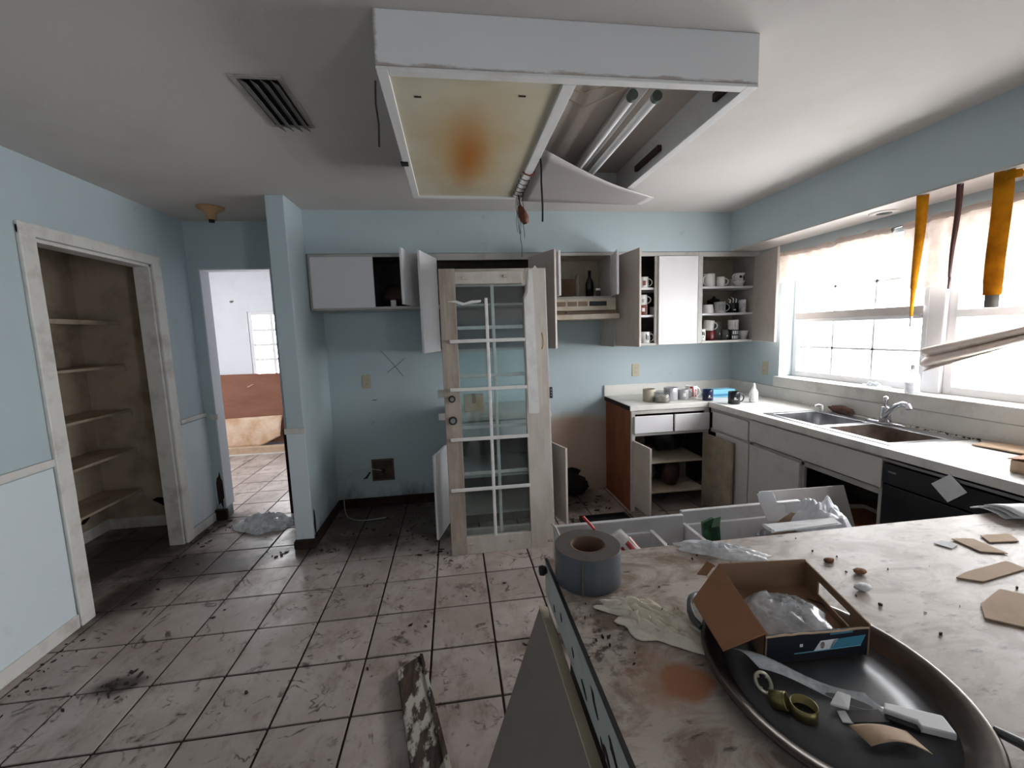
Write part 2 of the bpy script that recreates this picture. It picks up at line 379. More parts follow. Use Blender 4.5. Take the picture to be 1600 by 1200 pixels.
# holes rotted into the pantry wall, shown as dark ragged recesses
def ragged(c, u, v, r1, r2, n=14, seed=0, dep=(0, 0, 0)):
    P = []
    for i in range(n):
        a = 2*PI*i/n; k = .65+.5*abs(nz(math.cos(a)*1.7+seed, math.sin(a)*1.7, seed))*1.6
        P.append(Vector(c)+Vector(u)*r1*k*math.cos(a)+Vector(v)*r2*k*math.sin(a))
    return MB().prism(P, dep)
pm('rot_black', (.06, .04, .03), .95)
pm('rot_brown', (.20, .12, .08), .95, dirt=(.08, .05, .04), amt=.8, scale=20, lo=.4, hi=.6)
for i, (cx, cz, r1, r2) in enumerate(((-2.42, .20, .13, .035), (-2.22, .22, .04, .07))):
    obj('rot_patch', ragged((cx, 3.7695, cz), (1, 0, -.25), (0, 0, 1), r1, r2, seed=i, dep=(0, -.002, 0)), 'rot_black', wp)
for i, (cy, cz, r1, r2) in enumerate(((3.56, .17, .05, .025), (3.45, .14, .03, .02))):
    obj('rot_patch', ragged((-2.8695, cy, cz), (0, 1, .3), (0, 0, 1), r1, r2, seed=i+5, dep=(.002, 0, 0)), 'rot_black', wp)
# ---- back wall with the doorway to the far room
DX0, DX1, DZ = -1.99, -1.445, 2.085
wbk = MB(); wbk.box(XL-T, DX0, YB, YB+.12, 0, H); wbk.box(DX1, 2.9, YB, YB+.12, 0, H); wbk.box(DX0, DX1, YB, YB+.12, DZ, H)
wback = tag(obj('wall_back', wbk, 'blue_paint'), 'pale blue back wall behind the cabinets', 'wall', kind='structure')
t2 = thing('trim_2', (-1.7, YB, 0), 'pale jambs lining the doorway to the far room', 'door casing', kind='structure')
b = MB(); b.box(DX0, DX0+.012, YB-.004, YB+.124, .1, DZ-.012); obj('jamb', b, 'far_paint', t2, .002)
b = MB(); b.box(DX1-.012, DX1, YB-.004, YB+.124, .75, DZ-.012); obj('jamb', b, 'far_paint', t2, .002)
b = MB(); b.box(DX0, DX1, YB-.004, YB+.124, DZ-.012, DZ); obj('jamb_head', b, 'far_paint', t2, .002)
b = MB(); b.box(DX0-.03, DX0+.03, YB-.024, YB, .86, .905); obj('rail_return', b, 'white_trim', t2, .005)
b = MB(); b.box(DX1-.025, DX1+.02, YB-.01, YB+.12, 0, .75); obj('rotten_stud', b, 'rot_brown', t2, .004)
obj('rot_patch', ragged((DX0-.025, YB-.0005, .26), (1, 0, 0), (0, 0, 1), .035, .17, seed=3, dep=(0, -.003, 0)), 'rot_brown', t2)
b = MB(); b.box(DX0-.08, DX0+.02, YB-.03, YB, 0, .09); obj('jamb_foot', b, 'rot_brown', t2, .006)
b = MB(); b.box(-1.065, -.06, YB-.014, YB, 0, .085); tag(obj('baseboard_back', b, 'rot_brown', None, .004), 'rotten dark baseboard behind the refrigerator space', 'baseboard', kind='structure')
# pencil cross and small scars on the back wall
for p, q in (((-.622, 1.381), (-.447, 1.153)), ((-.58, 1.192), (-.427, 1.308))):
    obj('pencil_line', MB().tube([(p[0], YB-.001, p[1]), ((p[0]+q[0])/2+.006, YB-.001, (p[1]+q[1])/2), (q[0], YB-.001, q[1])], .0022, 5), pm('pencil', (.38, .44, .50), .9), wback)
obj('wall_scar', MB().prism([(-.735, YB-.001, .955), (-.70, YB-.001, .962), (-.675, YB-.001, .957), (-.70, YB-.001, .952)], (0, -.002, 0)), 'string_grey', wback)
obj('wall_hole', MB().prism([(-.85, YB-.001, .255), (-.81, YB-.001, .26), (-.775, YB-.001, .315), (-.79, YB-.001, .32), (-.815, YB-.001, .285)], (0, -.002, 0)), 'black_print', wback)
obj('wall_hole', ragged((1.02, YB-.0005, .16), (1, 0, 0), (0, 0, 1), .14, .07, seed=9, dep=(0, -.003, 0)), 'rot_black', wback)
# ---- partition stub beside the refrigerator space
b = MB(); b.box(-1.185, -1.065, 3.115, YB, .0, H)
ws = tag(obj('wall_partition', b, 'blue_paint', None, .006), 'narrow blue partition wall end with rotten foot', 'wall', kind='structure')
b = MB(); b.box(-1.195, -1.055, 3.097, 3.115, .845, .885); obj('chair_rail', b, 'white_trim', ws, .005)
b = MB(); b.box(-1.186, -1.064, 3.108, 3.1155, .07, .845); obj('wainscot_panel', b, 'wainscot_pale', ws, .002)
b = MB(); b.box(-1.20, -1.05, 3.085, 3.16, 0, .065); obj('rotten_foot', b, 'rot_brown', ws, .012)
b = MB(); b.box(-1.065, -1.051, 3.13, YB-.014, 0, .085); obj('base_strip', b, 'rot_brown', ws, .004)
obj('rot_patch', ragged((-1.1855, 3.14, .22), (0, 1, 0), (0, 0, 1), .02, .2, seed=4, dep=(-.004, 0, 0)), 'rot_black', ws)
obj('rot_patch', ragged((-1.0645, 3.15, .17), (0, 1, 0), (0, 0, 1), .02, .12, seed=6, dep=(.003, 0, 0)), 'rot_black', ws)
# ---- right wall with the window opening
WY0, WY1, WZ0, WZ1 = 1.0, 3.19, 1.075, 2.02; WT = .20
wr = MB(); wr.box(XR, XR+WT, -3.6, -3.2, 0, H); wr.box(XR, XR+WT, -2.6, WY0, 0, H); wr.box(XR, XR+WT, -3.2, -2.6, 2.1, H); wr.box(XR, XR+WT, WY1, YB+.12, 0, H); wr.box(XR, XR+WT, WY0, WY1, 0, .99); wr.box(XR, XR+WT, WY0, WY1, WZ1, H)  # the gap toward the rear is an unseen opening added for fill daylight
wright = tag(obj('wall_right', wr, 'blue_paint'), 'pale blue wall around the sink window', 'wall', kind='structure')
b = MB(); b.box(XR-.035, XR-.0005, WY0-.05, WY1+.02, .991, 1.075); b.box(XR-.0005, XR+WT, WY0+.001, WY1-.001, .991, 1.075); tag(obj('trim_3', b, 'white_trim', None, .006), 'grimy white sill below the sink window', 'window sill', kind='structure')
pm('white_frame', (.86, .86, .87), .5)
def window(name, y0, y1, label, ncol, shade):
    t = thing(name, (XR+.13, (y0+y1)/2, WZ0), label, 'window', kind='structure')
    x0, x1 = XR+.115, XR+.165; fw = .045; zm = 1.53
    b = MB(); b.box(x0, x1, y0, y0+fw, WZ0, WZ1); b.box(x0, x1, y1-fw, y1, WZ0, WZ1); b.box(x0, x1, y0+fw, y1-fw, WZ0, WZ0+fw); b.box(x0, x1, y0+fw, y1-fw, WZ1-fw, WZ1)
    obj('frame', b, 'white_frame', t, .004)
    b = MB(); b.box(x0-.012, x1, y0+fw, y1-fw, zm-.022, zm+.022); obj('meeting_rail', b, 'white_frame', t, .004)
    yw = (y1-y0-2*fw)/ncol
    for z0, z1 in ((WZ0+fw, zm-.022), (zm+.022, WZ1-fw)):
        zc = (z0+z1)/2
        b = MB(); b.box(x0+.018, x0+.032, y0+fw, y1-fw, zc-.008, zc+.008); obj('muntin', b, 'white_frame', t)
        for i in range(1, ncol):
            b = MB(); b.box(x0+.018, x0+.032, y0+fw+yw*i-.008, y0+fw+yw*i+.008, z0, z1); obj('muntin', b, 'white_frame', t)
        for i in range(ncol):
            for za, zb in ((z0, zc), (zc, z1)):
                b = MB(); b.box(x0+.023, x0+.027, y0+fw+yw*i+.008, y0+fw+yw*(i+1)-.008, za+.008 if za == zc else za, zb-.008 if zb == zc else zb); obj('pane', b, 'window_glass', t)
    return t
window('window_1', 2.17, WY1, 'bright double-hung window left of the post above the sink', 3, True)
window('window_2', WY0, 2.08, 'bright double-hung window right of the post above the sink', 3, False)
b = MB(); b.box(XR+.09, XR+.19, 2.08, 2.17, WZ0, WZ1); tag(obj('trim_4', b, 'white_frame', None, .006), 'white post between the two sink windows', 'window post', kind='structure')
# ---- wall behind the photographer
rw = MB(); rw.box(XL-T, XR+WT, -3.7, -3.6, 0, H)
tag(obj('wall_rear', rw, 'blue_paint'), 'pale blue wall behind the viewer', 'wall', kind='structure')
# ---- far room
fr = MB(); fr.box(-4.3, -4.2, YB+.12, 4.3, 0, H); fr.box(-4.3, -4.2, 5.0, 6.5, 0, H); fr.box(-4.3, -4.2, 4.3, 5.0, 0, 1.0); fr.box(-4.3, -4.2, 4.3, 5.0, 2.0, H); fr.box(-4.2, XL-T, YB, YB+.12, 0, H)  # left side has an added opening, out of view, that lights this room
FX0, FX1, FZ0, FZ1 = -2.80, -1.95, .98, 1.90
fr.box(-4.2, FX0, 6.4, 6.5, 0, H); fr.box(FX1, -.4, 6.4, 6.5, 0, H); fr.box(FX0, FX1, 6.4, 6.5, 0, FZ0); fr.box(FX0, FX1, 6.4, 6.5, FZ1, H)
fr.box(-.4, -.3, YB+.12, 6.5, 0, H)
wf = tag(obj('wall_far', fr, 'far_paint'), 'pale grey-blue walls of the room beyond the doorway', 'wall', kind='structure')
for x, z, s in ((-2.98, 2.04, .03), (-2.42, 2.05, .045)):
    obj('wall_mark', ragged((x, 6.3995, z), (1, 0, 0), (0, 0, 1), s, .02 if s < .04 else .008, seed=x, dep=(0, -.003, 0)), 'string_grey', wf)
t = thing('window_3', (-2.4, 6.44, FZ0), 'gridded window in the room beyond the doorway', 'window', kind='structure')
b = MB(); b.box(FX0, FX0+.05, 6.41, 6.46, FZ0, FZ1); b.box(FX1-.05, FX1, 6.41, 6.46, FZ0, FZ1); b.box(FX0+.05, FX1-.05, 6.41, 6.46, FZ0, FZ0+.05); b.box(FX0+.05, FX1-.05, 6.41, 6.46, FZ1-.05, FZ1); obj('frame', b, 'white_frame', t, .004)
for i in range(1, 3):
    x = FX0+.05+(FX1-FX0-.1)/3*i; b = MB(); b.box(x-.018, x+.018, 6.42, 6.45, FZ0+.05, FZ1-.05); obj('muntin', b, 'white_frame', t)
for i in range(1, 4):
    z = FZ0+.05+(FZ1-FZ0-.1)/4*i; b = MB(); b.box(FX0+.05, FX1-.05, 6.425, 6.448, z-.018, z+.018); obj('muntin', b, 'white_frame', t)
for i in range(3):
    for j in range(4):
        xw = (FX1-FX0-.1)/3; zw = (FZ1-FZ0-.1)/4; x = FX0+.05+xw*i; z = FZ0+.05+zw*j
        b = MB(); b.box(x+.018, x+xw-.018, 6.438, 6.442, z+.018, z+zw-.018); obj('pane', b, 'window_glass', t)
# ================================================================== ceiling fixtures
BX0, BX1, BY0, BY1, BZ = -.19, 1.044, 1.40, 2.62, 2.29
t = thing('ceiling_light_box', (.43, 2.0, H), 'large white drop-down fluorescent light box with one panel missing', 'ceiling light')
pm('box_white', (.86, .855, .85), .6, dirt=(.6, .5, .4), amt=.4, scale=6, lo=.55, hi=.85)
def edge_stain():
    m, nt, bs, L = newmat('box_front'); bs.inputs['Roughness'].default_value = .6
    g = N(nt, 'ShaderNodeNewGeometry'); sp = N(nt, 'ShaderNodeSeparateXYZ'); L.new(g.outputs['Position'], sp.inputs[0])
    hn = noise_mask(nt, 7, .3, .75, 7, .7, stretch=(1, 1, 3))
    r = math2(nt, 'MULTIPLY', math2(nt, 'SUBTRACT', math2(nt, 'MULTIPLY', hn, .022), math2(nt, 'SUBTRACT', sp.outputs[2], BZ+.004)), 120, True)
    r2 = math2(nt, 'MULTIPLY', math2(nt, 'SUBTRACT', math2(nt, 'MULTIPLY', hn, .02), math2(nt, 'SUBTRACT', sp.outputs[0], BX0)), 110, True)
    c = mixc(nt, math2(nt, 'MULTIPLY', math2(nt, 'MAXIMUM', r, r2), .6), lin((.86, .855, .86)), lin((.45, .34, .24)))
    L.new(c, bs.inputs['Base Color']); MATS['box_front'] = m
edge_stain()
b = MB(); b.box(BX0, BX1, BY0, BY0+.02, BZ+.004, H); obj('front_board', b, 'box_front', t, .003)
b = MB(); b.box(BX0, BX1, BY1-.02, BY1, BZ+.004, H); obj('back_board', b, 'box_white', t, .003)
b = MB(); b.box(BX0, BX0+.02, BY0+.02, BY1-.02, BZ+.004, H); obj('side_board', b, 'box_white', t, .003)
b = MB(); b.box(BX1-.02, BX1, BY0+.02, BY1-.02, BZ+.004, H); obj('side_board', b, 'box_white', t, .003)
for x0, x1, y0, y1 in ((BX0, BX0+.035, BY0, BY1), (BX1-.04, BX1, BY0, BY1), (BX0+.035, BX1-.04, BY0, BY0+.035), (BX0+.035, BX1-.04, BY1-.03, BY1)):
    b = MB(); b.box(x0, x1, y0, y1, BZ-.006, BZ+.004); obj('frame_strip', b, 'box_white', t, .002)
b = MB(); b.box(.385, .43, BY0+.035, BY1-.03, BZ-.008, BZ+.018); obj('divider_bar', b, 'box_white', t, .003)
b = MB(); b.box(BX0+.02, BX1-.02, BY0+.02, BY1-.02, H-.012, H-.002); obj('back_plate', b, pm('box_inside', (.80, .76, .73), .7), t)
def yellow_panel():
    m, nt, bs, L = newmat('yellowed_diffuser'); bs.inputs['Roughness'].default_value = .35
    c = mixc(nt, noise_mask(nt, 4, .35, .7), lin((.81, .785, .70)), lin((.77, .735, .63)))
    b1 = blob(nt, (.10, 2.02, BZ), .46, 1.0, (1.7, .72, 0), .18, 4)
    b2 = blob(nt, (.105, 2.05, BZ), .27, .9, (2.3, .55, 0), .25, 5)
    c = mixc(nt, math2(nt, 'MULTIPLY', b1, .9), c, lin((.74, .58, .30)))
    c = mixc(nt, math2(nt, 'MULTIPLY', b2, .9), c, lin((.70, .42, .13)))
    L.new(c, bs.inputs['Base Color']); MATS['yellowed_diffuser'] = m
yellow_panel()
b = MB(); b.box(BX0+.03, .388, BY0+.03, BY1-.025, BZ+.004, BZ+.009); obj('diffuser_panel', b, 'yellowed_diffuser', t, label='yellowed diffuser panel with an orange-brown heat stain')
pm('tube_glass', (.97, .97, .97), .5); pm('tube_end', (.42, .48, .45), .4, .6)
b = MB(); b.box(.725, .78, 1.60, 2.56, H-.05, H-.012); obj('lamp_channel', b, 'box_white', t, .006)
for x in (.705, .80):
    o = obj('fluorescent_tube', MB().cyl((x, 1.645, 2.365), (x, 2.54, 2.365), .017, 20), 'tube_glass', t)
    for y in (1.625, 2.54): obj('tube_cap', MB().cyl((x, y, 2.365), (x, y+.022, 2.365), .0195, 16), 'tube_end', o)
pm('clip_brown', (.20, .12, .10), .6)
for x, y0, y1 in ((1.015, 1.50, 1.60), (1.015, 2.03, 2.30)):
    b = MB(); b.box(x-.012, x+.008, y0, y1, 2.335, 2.365); obj('side_clip', b, 'clip_brown', t, .004)
obj('spring_clip', MB().box(-.20, -.165, 2.085, 2.125, BZ-.014, BZ-.004), 'black_metal', t, .003)
obj('lamp_wire', MB().tube([(.45, 1.66, 2.40), (.52, 1.64, 2.37), (.60, 1.62, 2.385), (.67, 1.58, 2.40)], .003, 6), 'plate_beige', t)
obj('lamp_wire', MB().tube([(.44, 1.72, 2.41), (.54, 1.72, 2.36), (.62, 1.66, 2.37), (.69, 1.60, 2.39)], .003, 6), 'plate_beige', t)
for x, y in ((-.08, 1.56), (.27, 1.53)): obj('dead_insect', MB().box(x-.012, x+.012, y-.004, y+.004, BZ+.001, BZ+.004), 'clip_brown', t, .002)
# fallen diffuser, hanging from the divider and drooping over the back strip
def droop(u, v):
    a = Vector((.432, 1.93, 2.288)).lerp(Vector((.432, 2.60, 2.270)), v)
    e = Vector((1.215, 2.50, 2.268)).lerp(Vector((1.19, 2.63, 2.262)), v)
    p = a.lerp(e, u); p.z -= .016*math.sin(PI*u)*(1-v); p.y += .015*math.sin(PI*u)*(1-v); return p
pm('diffuser_grey', (.66, .635, .625), .5)
tag(obj('fallen_diffuser', MB().sheet(droop, 16, 8), 'diffuser_grey', None, 0, .003), 'curled grey-white diffuser sheet hanging out of the light box', 'diffuser panel')
# knots, cords and the brown pouch hanging from the divider
def hang(pts, r, mat, name, label, cat='cord', n=6): return tag(obj(name, MB().tube(pts, r, n), mat), label, cat)
hang([(.43, 2.02, 2.31), (.437, 2.025, 2.24), (.436, 2.03, 2.19), (.44, 2.03, 2.08), (.438, 2.03, 2.01)], .0045, 'string_dark', 'black_cord', 'long black cord hanging straight down in front of the fallen diffuser')  # plain black hanging cord, not a lamp pull
hang([(-.195, 1.42, 2.262), (-.198, 1.42, 2.20), (-.193, 1.42, 2.14), (-.196, 1.42, 2.075)], .003, 'string_dark', 'black_cord', 'thin black cord hanging at the left front corner of the light box')
hang([(.375, 2.17, 2.282), (.385, 2.17, 2.270), (.408, 2.17, 2.262), (.43, 2.17, 2.270), (.44, 2.17, 2.285)], .004, pm('red_cord', (.42, .14, .12), .8), 'red_tie', 'red tie knotted round the light box divider', 'tie')
t = thing('string_bundle', (.42, 2.5, 2.28), 'tangle of grey strings wound round the light box divider', 'strings')
for i, y in enumerate((2.25, 2.32, 2.38, 2.44, 2.50)):
    obj('loop', MB().tube([(.38, y, 2.305), (.378, y+.01, 2.28), (.405, y+.03, 2.276), (.437, y+.04, 2.28), (.435, y+.02, 2.31)], .0022, 5), 'string_dark', t)
for x, y, l in ((.395, 2.50, .14), (.405, 2.53, .22), (.415, 2.55, .26), (.43, 2.50, .25), (.41, 2.58, .12), (.425, 2.58, .34), (.40, 2.57, .2)):
    P = [(x+.004*math.sin(k*2.1+l*9), y+.003*math.cos(k*1.7), 2.285-l*k/6) for k in range(7)]
    obj('strand', MB().tube(P, .0016, 5), 'string_grey' if l < .25 else 'string_dark', t)
t = thing('brown_pouch', (.425, 2.53, 2.17), 'shrivelled brown pouch hanging from the end of the light box divider', 'pouch')
pm('leather', (.42, .22, .13), .6, dirt=(.2, .1, .06), amt=.8, scale=30)
b = MB().lathe([(0, -.055), (.018, -.05), (.028, -.025), (.026, .01), (.015, .04), (.006, .055), (0, .058)], (0, 0, 0), 16)
b.v = [v+v.normalized()*.006*nz(v.x*60, v.y*60, v.z*60) for v in b.v]; b.xf(Matrix.Translation((.432, 2.53, 2.175)) @ Euler((0, -.35, 0)).to_matrix().to_4x4()); obj('body', b, 'leather', t)
obj('neck_cord', MB().tube([(.418, 2.53, 2.225), (.412, 2.53, 2.25), (.408, 2.53, 2.284)], .004, 6), 'string_dark', t)
# ceiling air vent
t = thing('air_vent', (-.665, 1.955, H), 'grimy ceiling air vent with bent louvre slats', 'air vent')
pm('vent_metal', (.42, .41, .39), .6, dirt=(.12, .10, .09), amt=.8, scale=14); pm('vent_frame', (.66, .64, .61), .7, dirt=(.35, .31, .28), amt=.6, scale=9)
b = MB()
for x0, x1, y0, y1 in ((-.755, -.735, 1.765, 2.155), (-.595, -.575, 1.765, 2.155), (-.735, -.595, 1.765, 1.785), (-.735, -.595, 2.135, 2.155)): b.box(x0, x1, y0, y1, H-.006, H)
obj('frame', b, 'vent_frame', t, .002)
obj('duct', MB().box(-.735, -.595, 1.785, 2.135, H-.004, H-.0005), 'black_print', t)
for i in range(4):
    x = -.722+.036*i
    b = MB().box(-.015, .015, 1.787, 2.150 if i % 2 else 2.16, -.0012, .0012).xf(Matrix.Translation((x+.008, 0, H-.013-.002*(i % 2))) @ Matrix.Rotation(.55, 4, 'Y'))
    obj('slat', b, 'vent_metal', t)
# hall lamp holder
t = thing('lamp_holder', (-1.665, 3.42, H), 'tan ceiling lamp holder without a bulb in the hallway', 'lamp holder')
pm('tan_plastic', (.70, .56, .40), .5)
obj('canopy', MB().lathe([(0, -.085), (.03, -.085), (.034, -.05), (.05, -.03), (.085, -.012), (.088, 0), (0, 0)], (-1.665, 3.42, H)), 'tan_plastic', t)
obj('socket', MB().lathe([(0, -.105), (.018, -.105), (.02, -.082), (0, -.08)], (-1.665, 3.42, H)), 'black_plastic', t)
# recessed light in the soffit
t = thing('recessed_light', (2.53, 2.28, 2.13), 'round recessed light hole in the soffit above the sink', 'downlight')
obj('trim_ring', MB().lathe([(.034, -.001), (.038, -.006), (.07, -.004), (.072, 0), (.034, 0)], (2.53, 2.28, 2.13)), 'ceiling_paint', t)
obj('can', MB().lathe([(0, -.0075), (.036, -.0075), (.037, -.004)], (2.53, 2.28, 2.13)), 'black_print', t)
# ================================================================== wall cabinets
YF = 3.46; ZT = 2.128
pm('door_white', (.87, .86, .87), .35, dirt=(.62, .56, .5), amt=.3, scale=5, lo=.58, hi=.9)
pm('door_inner', (.73, .69, .66), .5, dirt=(.5, .42, .36), amt=.4, scale=5, lo=.5, hi=.85)
pm('frame_paint', (.72, .71, .69), .5, dirt=(.5, .44, .38), amt=.5, scale=6)
def carcass(t, x0, x1, z0, z1, y0, y1, mat='frame_paint', inner='cream_shell', shelves=(), top=True, ff=.03, dividers=(), fz=.02):
    """open-fronted cabinet body: sides, floor, roof, back, face frame"""
    k = .016
    for xa in (x0, x1-k): obj('side_panel', MB().box(xa, xa+k, y0+.018, y1, z0, z1), inner if 0 else mat, t, .001)
    obj('bottom_panel', MB().box(x0+k, x1-k, y0+.018, y1, z0, z0+k), mat, t)
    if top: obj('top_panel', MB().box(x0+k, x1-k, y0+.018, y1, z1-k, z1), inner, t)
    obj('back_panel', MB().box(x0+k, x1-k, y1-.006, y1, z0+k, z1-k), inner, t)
    for z in shelves: obj('shelf', MB().box(x0+k, x1-k, y0+.025, y1-.006, z-.018, z), 'white_laminate', t, .001)
    b = MB(); b.box(x0, x0+ff, y0, y0+.018, z0, z1); b.box(x1-ff, x1, y0, y0+.018, z0, z1); b.box(x0+ff, x1-ff, y0, y0+.018, z1-ff, z1); b.box(x0+ff, x1-ff, y0, y0+.018, z0, z0+fz)
    for d in dividers: b.box(d-.014, d+.014, y0, y0+.018, z0+fz, z1-ff)
    obj('face_frame', b, mat, t, .002)
def swing_door(t, hinge, free, z0, z1, side, mats=('door_white',), hz=None, name='door'):
    d = obj(name, MB().plank(hinge, free, z0, z1, .018, side), mats[0], t, .003)
    a = Vector((*hinge, 0)); e = (Vector((*free, 0))-a).normalized(); n = Vector((-e.y, e.x, 0))*side
    for z in (hz or (z0+.08, z1-.08)):
        p = a+e*.03+n*.021; obj('hinge', MB().box(-.014, .014, -.006, .006, -.022, .022).xf(Matrix.Translation((p.x, p.y, z)) @ Matrix.Rotation(math.atan2(e.y, e.x), 4, 'Z')), 'black_metal', d, .003)
    return d
# short cabinet above the refrigerator space
t = thing('wall_cabinet', (-.64, 3.63, 1.712), 'short white wall cabinet over the refrigerator space, right door open', 'cabinet', 'upper kitchen cabinets')
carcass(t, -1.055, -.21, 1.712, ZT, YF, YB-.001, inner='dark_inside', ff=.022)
obj('door', MB().box(-1.035, -.58, YF-.019, YF-.001, 1.726, 2.105), 'door_white', t, .003)
swing_door(t, (-.235, YF), (-.325, 3.095), 1.72, 2.105, -1)
# tall centre cabinet behind the leaning doors
t = thing('wall_cabinet', (.28, 3.63, 1.36), 'tall white wall cabinet behind the leaning doors, both doors open', 'cabinet', 'upper kitchen cabinets')
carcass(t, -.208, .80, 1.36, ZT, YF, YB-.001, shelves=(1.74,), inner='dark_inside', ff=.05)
swing_door(t, (-.10, YF), (-.205, 3.11), 1.372, 2.09, -1)
swing_door(t, (.62, YF), (.752, 3.12), 1.372, 2.095, 1, ('door_inner',))
# cabinet over the range hood
t = thing('wall_cabinet', (1.07, 3.63, 1.775), 'short cream cabinet above the range hood, both doors open', 'cabinet', 'upper kitchen cabinets')
carcass(t, .802, 1.332, 1.757, ZT, YF, YB-.001, inner='cream_shell', ff=.024)
swing_door(t, (.82, YF), (.822, 3.20), 1.768, 2.10, -1)
swing_door(t, (1.318, YF), (1.258, 3.20), 1.768, 2.105, 1)
# double bay cabinet
t = thing('wall_cabinet', (1.70, 3.63, 1.36), 'white wall cabinet of mugs with left door open and right door shut', 'cabinet', 'upper kitchen cabinets')
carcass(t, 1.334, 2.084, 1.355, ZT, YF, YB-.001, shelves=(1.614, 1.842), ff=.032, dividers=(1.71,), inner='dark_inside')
swing_door(t, (1.352, YF), (1.395, 3.10), 1.362, 2.097, 1, ('door_inner',))
obj('door', MB().box(1.722, 2.072, YF-.019, YF-.001, 1.36, 2.093), 'door_white', t, .003)
# single bay cabinet by the window
t = thing('wall_cabinet', (2.37, 3.63, 1.36), 'white wall cabinet full of mugs beside the window, single door open', 'cabinet', 'upper kitchen cabinets')
carcass(t, 2.086, XR-.001, 1.358, ZT, YF, YB-.001, shelves=(1.614, 1.842), ff=.04)
swing_door(t, (2.60, YF), (2.455, 3.02), 1.364, 2.085, 1, ('door_inner',))
# range hood
t = thing('range_hood', (1.07, 3.6, 1.59), 'greasy cream range hood under the short cabinet', 'range hood')
pm('hood_cream', (.77, .73, .66), .45, dirt=(.5, .40, .30), amt=.6, scale=9, lo=.45, hi=.8); pm('hood_grease', (.50, .42, .35), .6, dirt=(.34, .27, .22), amt=.7, scale=8)
obj('canopy', MB().box(.804, 1.330, 3.40, 3.799, 1.66, 1.754), 'hood_cream', t, .004)
obj('grease_band', MB().prism([(.806, 3.398, 1.655), (.806, 3.345, 1.625), (.806, 3.799, 1.625), (.806, 3.799, 1.662)], (.522, 0, 0)), 'hood_grease', t)
obj('lip', MB().box(.802, 1.332, 3.325, 3.799, 1.588, 1.628), 'hood_cream', t, .004)
for x0, x1, m in ((.83, .908, 'hood_grease'), (.922, 1.0, 'hood_grease'), (1.012, 1.09, 'hood_grease'), (1.105, 1.25, 'black_print')):
    obj('vent_slot', MB().box(x0, x1, 3.396, 3.401, 1.695, 1.732), m, t)
for x in (.90,): obj('knob', MB().cyl((x, 3.36, 1.645), (x, 3.375, 1.65), .006, 10), 'clip_brown', t)
# ================================================================== leaning glazed doors
def leaning(root, y0, y1, h):
    """matrix: door space (x, depth, height) to the leaning pose"""
    a = math.atan2(y1-y0, h)
    return Matrix.Translation((0, y0, 0)) @ Matrix.Rotation(-a, 4, 'X')
pm('door_paint', (.77, .74, .71), .5, dirt=(.5, .42, .36), amt=.5, scale=4, lo=.42, hi=.8, stretch=(2, 2, .7))
pm('door_wood', (.68, .63, .59), .7, dirt=(.42, .35, .30), amt=.7, scale=5, lo=.35, hi=.7, stretch=(4, 4, .5))
pm('grille_white', (.86, .85, .84), .4, dirt=(.55, .48, .42), amt=.4, scale=12)
def glazed(name, label, x0, x1, y0, y1, h, th, sl, sr, rb, rt, mat, split=False):
    t = thing(name, ((x0+x1)/2, y0, 0), label, 'door'); M = leaning(t, y0, y1, h)
    P = lambda n, b, m, **k: obj(n, b.xf(M), m, t, **k)
    P('stile', MB().box(x0, x0+sl, 0, th, 0, h), 'door_wood' if split else mat, bev=.003)
    if split:
        xs = x1-sr
        poly = [(xs, 0, 0), (x1, 0, 0), (x1, 0, h-.02), (x1-.025, 0, h+.015), (x1-.05, 0, h-.01), (x1-.075, 0, h), (x1-.085, 0, h-.09), (xs+.02, 0, h-.15), (xs+.004, 0, h-.19), (xs, 0, h-.35)]
        P('stile', MB().prism(poly, (0, th, 0)), mat)
        P('torn_veneer', MB().prism([(xs+.012, -.004, .95), (x1-.03, -.004, .95), (x1-.045, -.004, h-.02), (x1-.07, -.004, h-.015), (xs+.03, -.004, h-.17), (xs+.006, -.004, h-.21)], (0, .004, 0)), 'grille_white')
    else: P('stile', MB().box(x1-sr, x1, 0, th, 0, h), mat, bev=.003)
    P('bottom_rail', MB().box(x0+sl, x1-sr, .001, th-.001, 0, rb), mat, bev=.003)
    P('top_rail', MB().box(x0+sl, x1-sr, .001, th-.001, h-rt, h-(.02 if split else 0)), mat, bev=.003)
    P('glass_pane', MB().box(x0+sl, x1-sr, th*.45, th*.55, rb, h-rt), 'door_glass')
    return t, M, P
# rear door
t, M, P = glazed('glazed_door', 'second glazed door leaning behind the broken one, black hinge on its right edge', -.07, .665, 2.885, 3.02, 1.95, .04, .10, .15, .13, .12, 'door_paint')
P('hinge', MB().box(.662, .684, -.004, .01, 1.03, 1.11), 'black_metal', bev=.003)
for z in (1.05, 1.07, 1.09): P('screw', MB().cyl((.673, -.006, z), (.673, -.003, z), .004, 8), 'steel')
P('strike_plate', MB().box(-.125, -.07, .0, .03, 1.07, 1.125), 'grille_white', bev=.002)
P('strike_plate', MB().box(-.125, -.07, .0, .03, .915, .96), 'grille_white', bev=.002)
P('edge_strip', MB().box(.655, .664, -.001, .041, .2, 1.93), 'white_trim')
